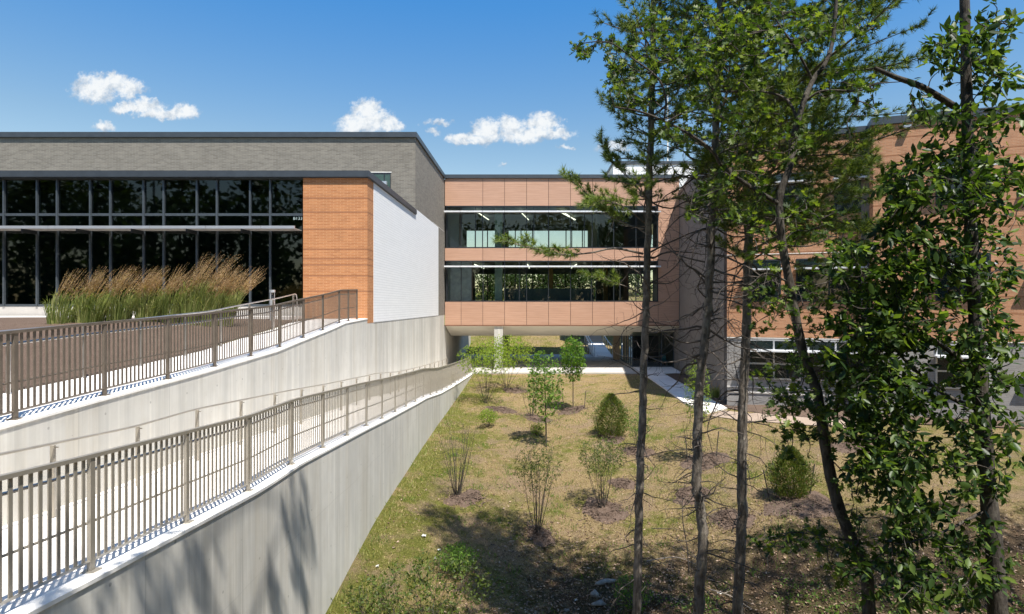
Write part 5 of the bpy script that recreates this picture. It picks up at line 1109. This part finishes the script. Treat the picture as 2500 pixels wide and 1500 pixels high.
# ------------------------------------------------------------------ ground cover
def cover():
    g = np.random.default_rng(5)
    # lawn blades
    n = 210000; Y = 7.5+ (g.uniform(size=n)**1.5)*39; X = -4.5 + g.uniform(size=n)*(Y*.62+6.5); k = (X < 21) & ~((X > 8.0) & (X < 10.2) & (Y > 29.5)) & (Y < 47.2)
    k &= ~((X > 9.9) & (Y > 31)); X, Y = X[k], Y[k]
    dens = .5+.28*np.sin(X*1.3+2*np.sin(Y*.7))+.25*np.sin(Y*1.1+1.7*np.sin(X*.9))+.35*(X < -2.6)
    hol = (Y < 16.5+1.2*np.sin(X)) & (X > -1+.5*np.sin(Y)); keep = g.uniform(size=len(X)) < np.where(hol, dens*.30, dens*.9+.1); X, Y = X[keep], Y[keep]
    Z = gz(X, Y); p = np.stack([X, Y, Z-.01], 1); m = len(X); f = np.stack([g.normal(size=m)*.45, g.normal(size=m)*.45, np.ones(m)], 1)
    h = g.uniform(.035, .085, m)*(1+.25*(X < -3.6))*(1+.35*(g.uniform(size=m) > .93)); sc = np.stack([.006+.0006*Y*1.0, h, h], 1)
    tag(scatter('lawn_grass', BLADE[0], BLADE[1], p, f, g.normal(size=(m,3)), sc, M['grassb']), 'patchy dry and green lawn grass', 'grass', kind='stuff')
    # taller weeds along the wall
    m = 800; Y = 9+g.uniform(size=m)*33; X = -4.55+np.abs(g.normal(size=m))*.28; p = np.stack([X, Y, gz(X, Y)], 1); f = np.stack([g.normal(size=m)*.25, g.normal(size=m)*.25, np.ones(m)], 1); h = g.uniform(.08, .34, m)**1.2
    tag(scatter('wall_weeds', BLADE[0], BLADE[1], p, f, g.normal(size=(m,3)), np.stack([np.full(m,.013), h, h], 1), M['reed']), 'weeds and long grass along the foot of the retaining wall', 'grass', kind='stuff')
    # fallen leaves
    m = 46000; Y = 8+g.uniform(size=m)**.9*12.5; X = -2.2+g.uniform(size=m)*17; k = g.uniform(size=m) < np.clip((20.5-Y)/6, .04, 1)*np.clip((X+2.4)/2.2, .05, 1)*np.where(X > 5, .55, 1); X, Y = X[k], Y[k]; m = len(X)
    p = np.stack([X, Y, gz(X, Y)+.012+g.uniform(size=m)*.02], 1); f = np.stack([g.normal(size=m), g.normal(size=m), g.normal(size=m)*.25], 1); nn = np.stack([g.normal(size=m)*.45, g.normal(size=m)*.45, np.ones(m)], 1); s_ = g.uniform(.04, .10, m)
    tag(scatter('leaf_litter', LEAF[0], LEAF[1], p, f, nn, np.stack([s_, s_, s_*2.2], 1), M['litter']), 'brown fallen leaves covering the shaded hollow', 'leaf litter', kind='stuff')
    m = 9000; Y = 10+g.uniform(size=m)**1.2*28; X = -4.3+g.uniform(size=m)*16; k = ~((X > 7.6) & (Y > 28)); X, Y = X[k], Y[k]; m = len(X)
    p = np.stack([X, Y, gz(X, Y)+.03], 1); f = g.normal(size=(m,3))*np.array([1,1,.3]); nn = np.stack([g.normal(size=m)*.5, g.normal(size=m)*.5, np.ones(m)], 1); s_ = g.uniform(.03, .09, m)
    tag(scatter('lawn_debris', LEAF[0], LEAF[1], p, f, nn, s_, M['litter']), 'scattered dead leaves and straw lying on the lawn', 'leaf litter', kind='stuff')
    m = 9000; cx = -4.4+g.uniform(size=320)*15; cy = 9+g.uniform(size=320)*30; ci_ = g.integers(0, 320, m); X = cx[ci_]+g.normal(size=m)*.16; Y = cy[ci_]+g.normal(size=m)*.16; k = ~((X > 7.6) & (Y > 28)) & (X > -4.58); X, Y = X[k], Y[k]; m = len(X)
    p = np.stack([X, Y, gz(X, Y)], 1); f = np.stack([g.normal(size=m)*.4, g.normal(size=m)*.4, np.ones(m)], 1); h = g.uniform(.06, .17, m)
    tag(scatter('grass_tussocks', BLADE[0], BLADE[1], p, f, g.normal(size=(m,3)), np.stack([np.full(m,.014), h, h], 1), M['young']), 'greener tussocks and weeds scattered over the dry lawn', 'grass', kind='stuff')
    # low green weeds in the hollow
    m = 15000; Y = 8.2+g.uniform(size=m)*7.5; X = 0+g.uniform(size=m)*13; k = (np.sin(X*1.9+1.2*np.sin(Y*1.7))+np.sin(Y*2.3+X*.8)) > .35+.8*(X < 3); X, Y = X[k], Y[k]; m = len(X)
    p = np.stack([X, Y, gz(X, Y)+g.uniform(.02, .16, m)], 1); f = g.normal(size=(m,3)); nn = np.stack([g.normal(size=m)*.5, g.normal(size=m)*.5, np.ones(m)], 1); s_ = g.uniform(.035, .085, m)
    tag(scatter('ground_weeds', LEAF[0], LEAF[1], p, f, nn, s_, M['young']), 'low leafy weeds and seedlings in the shaded hollow', 'weeds', kind='stuff')
    # coarse mulch chips on the mounds come from the material; grass on the bank behind the bridge
    m = 26000; X = -7+g.uniform(size=m)*18; Y = 65.3+g.uniform(size=m)*13; p = np.stack([X, Y, gz(X, Y)], 1); f = np.stack([g.normal(size=m)*.4, g.normal(size=m)*.4, np.ones(m)], 1); h = g.uniform(.06, .16, m)
    k = ~((X > 5.6) & (X < 8.2)); p, f, h = p[k], f[k], h[k]; m = len(p)
    tag(scatter('bank_grass', BLADE[0], BLADE[1], p, f, g.normal(size=(m,3)), np.stack([np.full(m,.03), h, h], 1), M['grassb']), 'dry grass on the bank behind the bridge building', 'grass', kind='stuff')
cover()
# rocks, sticks and litter in the hollow
def rock(px, py, sx_, sy_, sz_, label, seed, rot=0):
    c = gpx(px, py, 8); g = np.random.default_rng(seed); mb = MB(); nu, nv = 12, 7
    for j in range(nv+1):
        for i in range(nu):
            a = 6.2832*i/nu; b = math.pi*j/nv; r = 1+.25*math.sin(3*a+seed)*math.sin(b)+g.normal()*.07; x, y, z = r*math.sin(b)*math.cos(a)*sx_, r*math.sin(b)*math.sin(a)*sy_, r*math.cos(b)*sz_
            mb.v.append((c.x+x*math.cos(rot)-y*math.sin(rot), c.y+x*math.sin(rot)+y*math.cos(rot), c.z+z+.02))
    for j in range(nv):
        for i in range(nu): i2 = (i+1)%nu; mb.f.append((j*nu+i, (j+1)*nu+i, (j+1)*nu+i2, j*nu+i2))
    tag(mb.build('stone', stone, None, smooth=True), label, 'stone', 'pale stones in the hollow')
stone = simple('pale_weathered_stone', (.22, .205, .175), .95, 0, .4, 9, .8)
rock(1478, 1425, .34, .10, .07, 'long pale stone slab lying in the leaf litter, farthest of the stones', 3, .35); rock(1452, 1455, .11, .15, .08, 'pale round stone below the long slab', 4); rock(1462, 1478, .20, .12, .05, 'flat pale stone nearest the left of the pine trunk base', 5, .5); rock(1382, 1494, .07, .05, .04, 'small white stone at the bottom edge left of the flat stone', 8)
def stick(pts, r, label, mat='deadwood', D0=None):
    q = smooth([gpx(x, y, 7)+Vector((0,0,h)) for x, y, h in pts], 4); mb = MB().tube(q, lerp_r(r, r*.35, len(q)), 5); g = np.random.default_rng(int(pts[0][0]))
    for i in range(3, len(q)-1, 3): mb.tube([q[i], q[i]+Vector(g.normal(size=3)*.14)+Vector((0,0,.05))], [r*.4, r*.2], 4)
    tag(mb.build('fallen_stick', M[mat], None), label, 'stick', 'fallen sticks')
stick([(1735,1450,.1),(1780,1470,.15),(1835,1498,.1)], .022, 'bleached fallen stick crossing below the middle pine at the bottom edge')
stick([(1580,1380,.1),(1650,1375,.15),(1700,1390,.1)], .02, 'thin fallen stick between the left and middle pine trunks')
stick([(1865,1330,.5),(1872,1360,.3),(1875,1395,.0)], .012, 'thin upright dead stick right of the rightmost pine trunk', 'twig')
stick([(1590,1290,.0),(1650,1296,.05),(1700,1310,.02)], .012, 'dark twig lying on the lawn behind the middle pine', 'twig')
def upright():
    b = gpx(1682, 1400, 8); q = smooth([b, b+Vector((-.05,0,.7)), b+Vector((-.16,0,1.35)), b+Vector((-.18,0,1.95)), b+Vector((-.06,0,2.15))], 5); mb = MB().tube(q, lerp_r(.018, .006, len(q)), 6)
    for i in (6, 11, 15): mb.tube([q[i], q[i]+Vector((-.3,.05,.05)), q[i]+Vector((-.5,.1,-.05))], [.008,.006,.003], 4)
    tag(mb.build('dead_sapling', M['twig'], None), 'leafless dark sapling stem with a hooked top, left of the middle pine trunk', 'dead sapling')
upright()
paper = simple('white_scrap', (.58, .57, .53), .8, 0, .05, 5)
for i, (px, py, w, lb) in enumerate([(921,1387,.07,'left white paper scrap on the lawn near the retaining wall'),(1072,1345,.07,'upper white paper scrap left of the round dark bush'),(1064,1367,.06,'lower white paper scrap left of the round dark bush'),(1035,1310,.10,'crumpled white plastic on the lawn above the paper scraps'),(1756,1452,.10,'crumpled white plastic in the leaf litter between the middle and right pines'),(1407,1468,.07,'white scrap in the leaves left of the pale stones')]):
    c = gpx(px, py, 8); g = np.random.default_rng(i); mb = MB(); n = 5
    for a in range(n+1):
        for b in range(n+1): mb.v.append((c.x+(a/n-.5)*w*1.1+g.normal()*.008, c.y+(b/n-.5)*w*1.3+g.normal()*.008, c.z+.03+g.normal()*.016))
    for a in range(n):
        for b in range(n): k = a*(n+1)+b; mb.f.append((k, k+1, k+n+2, k+n+1))
    tag(mb.build('paper_scrap', paper, None), lb, 'litter', 'litter on the ground')
# ------------------------------------------------------------------ trees beyond the bridge and the wood behind the viewpoint
def mass(V, c, r, n, s):
    g = V.g
    for k in range(n):
        u = Vector(g.normal(size=3)).normalized(); lump = 1+.22*math.sin(4*u.x*2+c[0])+.2*math.sin(5*u.z*2+c[1]); p = Vector(c)+Vector((u.x*r[0], u.y*r[1], u.z*r[2]))*lump*g.uniform(.6, 1.0); V.leaf(p, rv(g), rv(g)+u, s*g.uniform(.6, 1.3))
fl = ['broad tree on the bank, seen through the left upper bridge windows', 'tree on the bank behind the pale interior column', 'tall tree on the bank seen through the centre bridge windows', 'tree on the bank seen right of the bridge window centre', 'tree on the bank behind the entrance side of the bridge', 'tree on the bank beyond the right end of the bridge']
for i, (x, y, h, r) in enumerate([(-7.5,104,7.0,4.6),(-2.5,108,8.2,4.0),(2.0,103,6.6,4.0),(6.5,107,7.6,4.4),(12,104,8.0,4.5),(18,106,7.8,5)]):
    z0 = g1(x, y); V = Veg(500+i); t = thing('bank_tree', fl[i], 'tree', (x, y, z0), 'trees on the bank beyond the bridge')
    MB().tube([(x,y,z0-.2),(x+.2,y,z0+h*.5),(x,y,z0+h*.8)], [.25,.18,.06], 8).build('trunk', M['oakbark'], t)
    for k in range(9): mass(V, (x+V.g.normal()*r*.4, y+V.g.normal()*r*.3, z0+h*(.12+.66*k/8)), (r*.6,r*.5,h*.2), 380, .42)
    V.leaves('crown', LEAF, M['far'], t)
def wood():
    V = Veg(600); g = V.g; st = MB()
    for k in range(66):
        x = -112+k*2.6+g.normal()*1.0; y = -13-g.uniform(0, 12); z0 = -1.5; h = g.uniform(13, 21); st.tube([(x,y,z0),(x+g.normal()*.4,y,z0+h*.5),(x,y,z0+h)], [.22,.17,.08], 6)
        for j in range(11): mass(V, (x+g.normal()*1.8, y+g.normal()*1.6, z0+h*(j+g.uniform(.0, 1.0))/11), (2.4,2.2,1.8), 90, .9)
    o = V.leaves('woodland', LEAF, M['far'], None); tag(o, 'dense woodland behind the viewpoint, reflected in the dark glass', 'woodland', kind='stuff')
    tag(st.build('woodland_trunks', M['oakbark'], None), 'tree trunks of the woodland behind the viewpoint', 'woodland', kind='stuff')
wood()
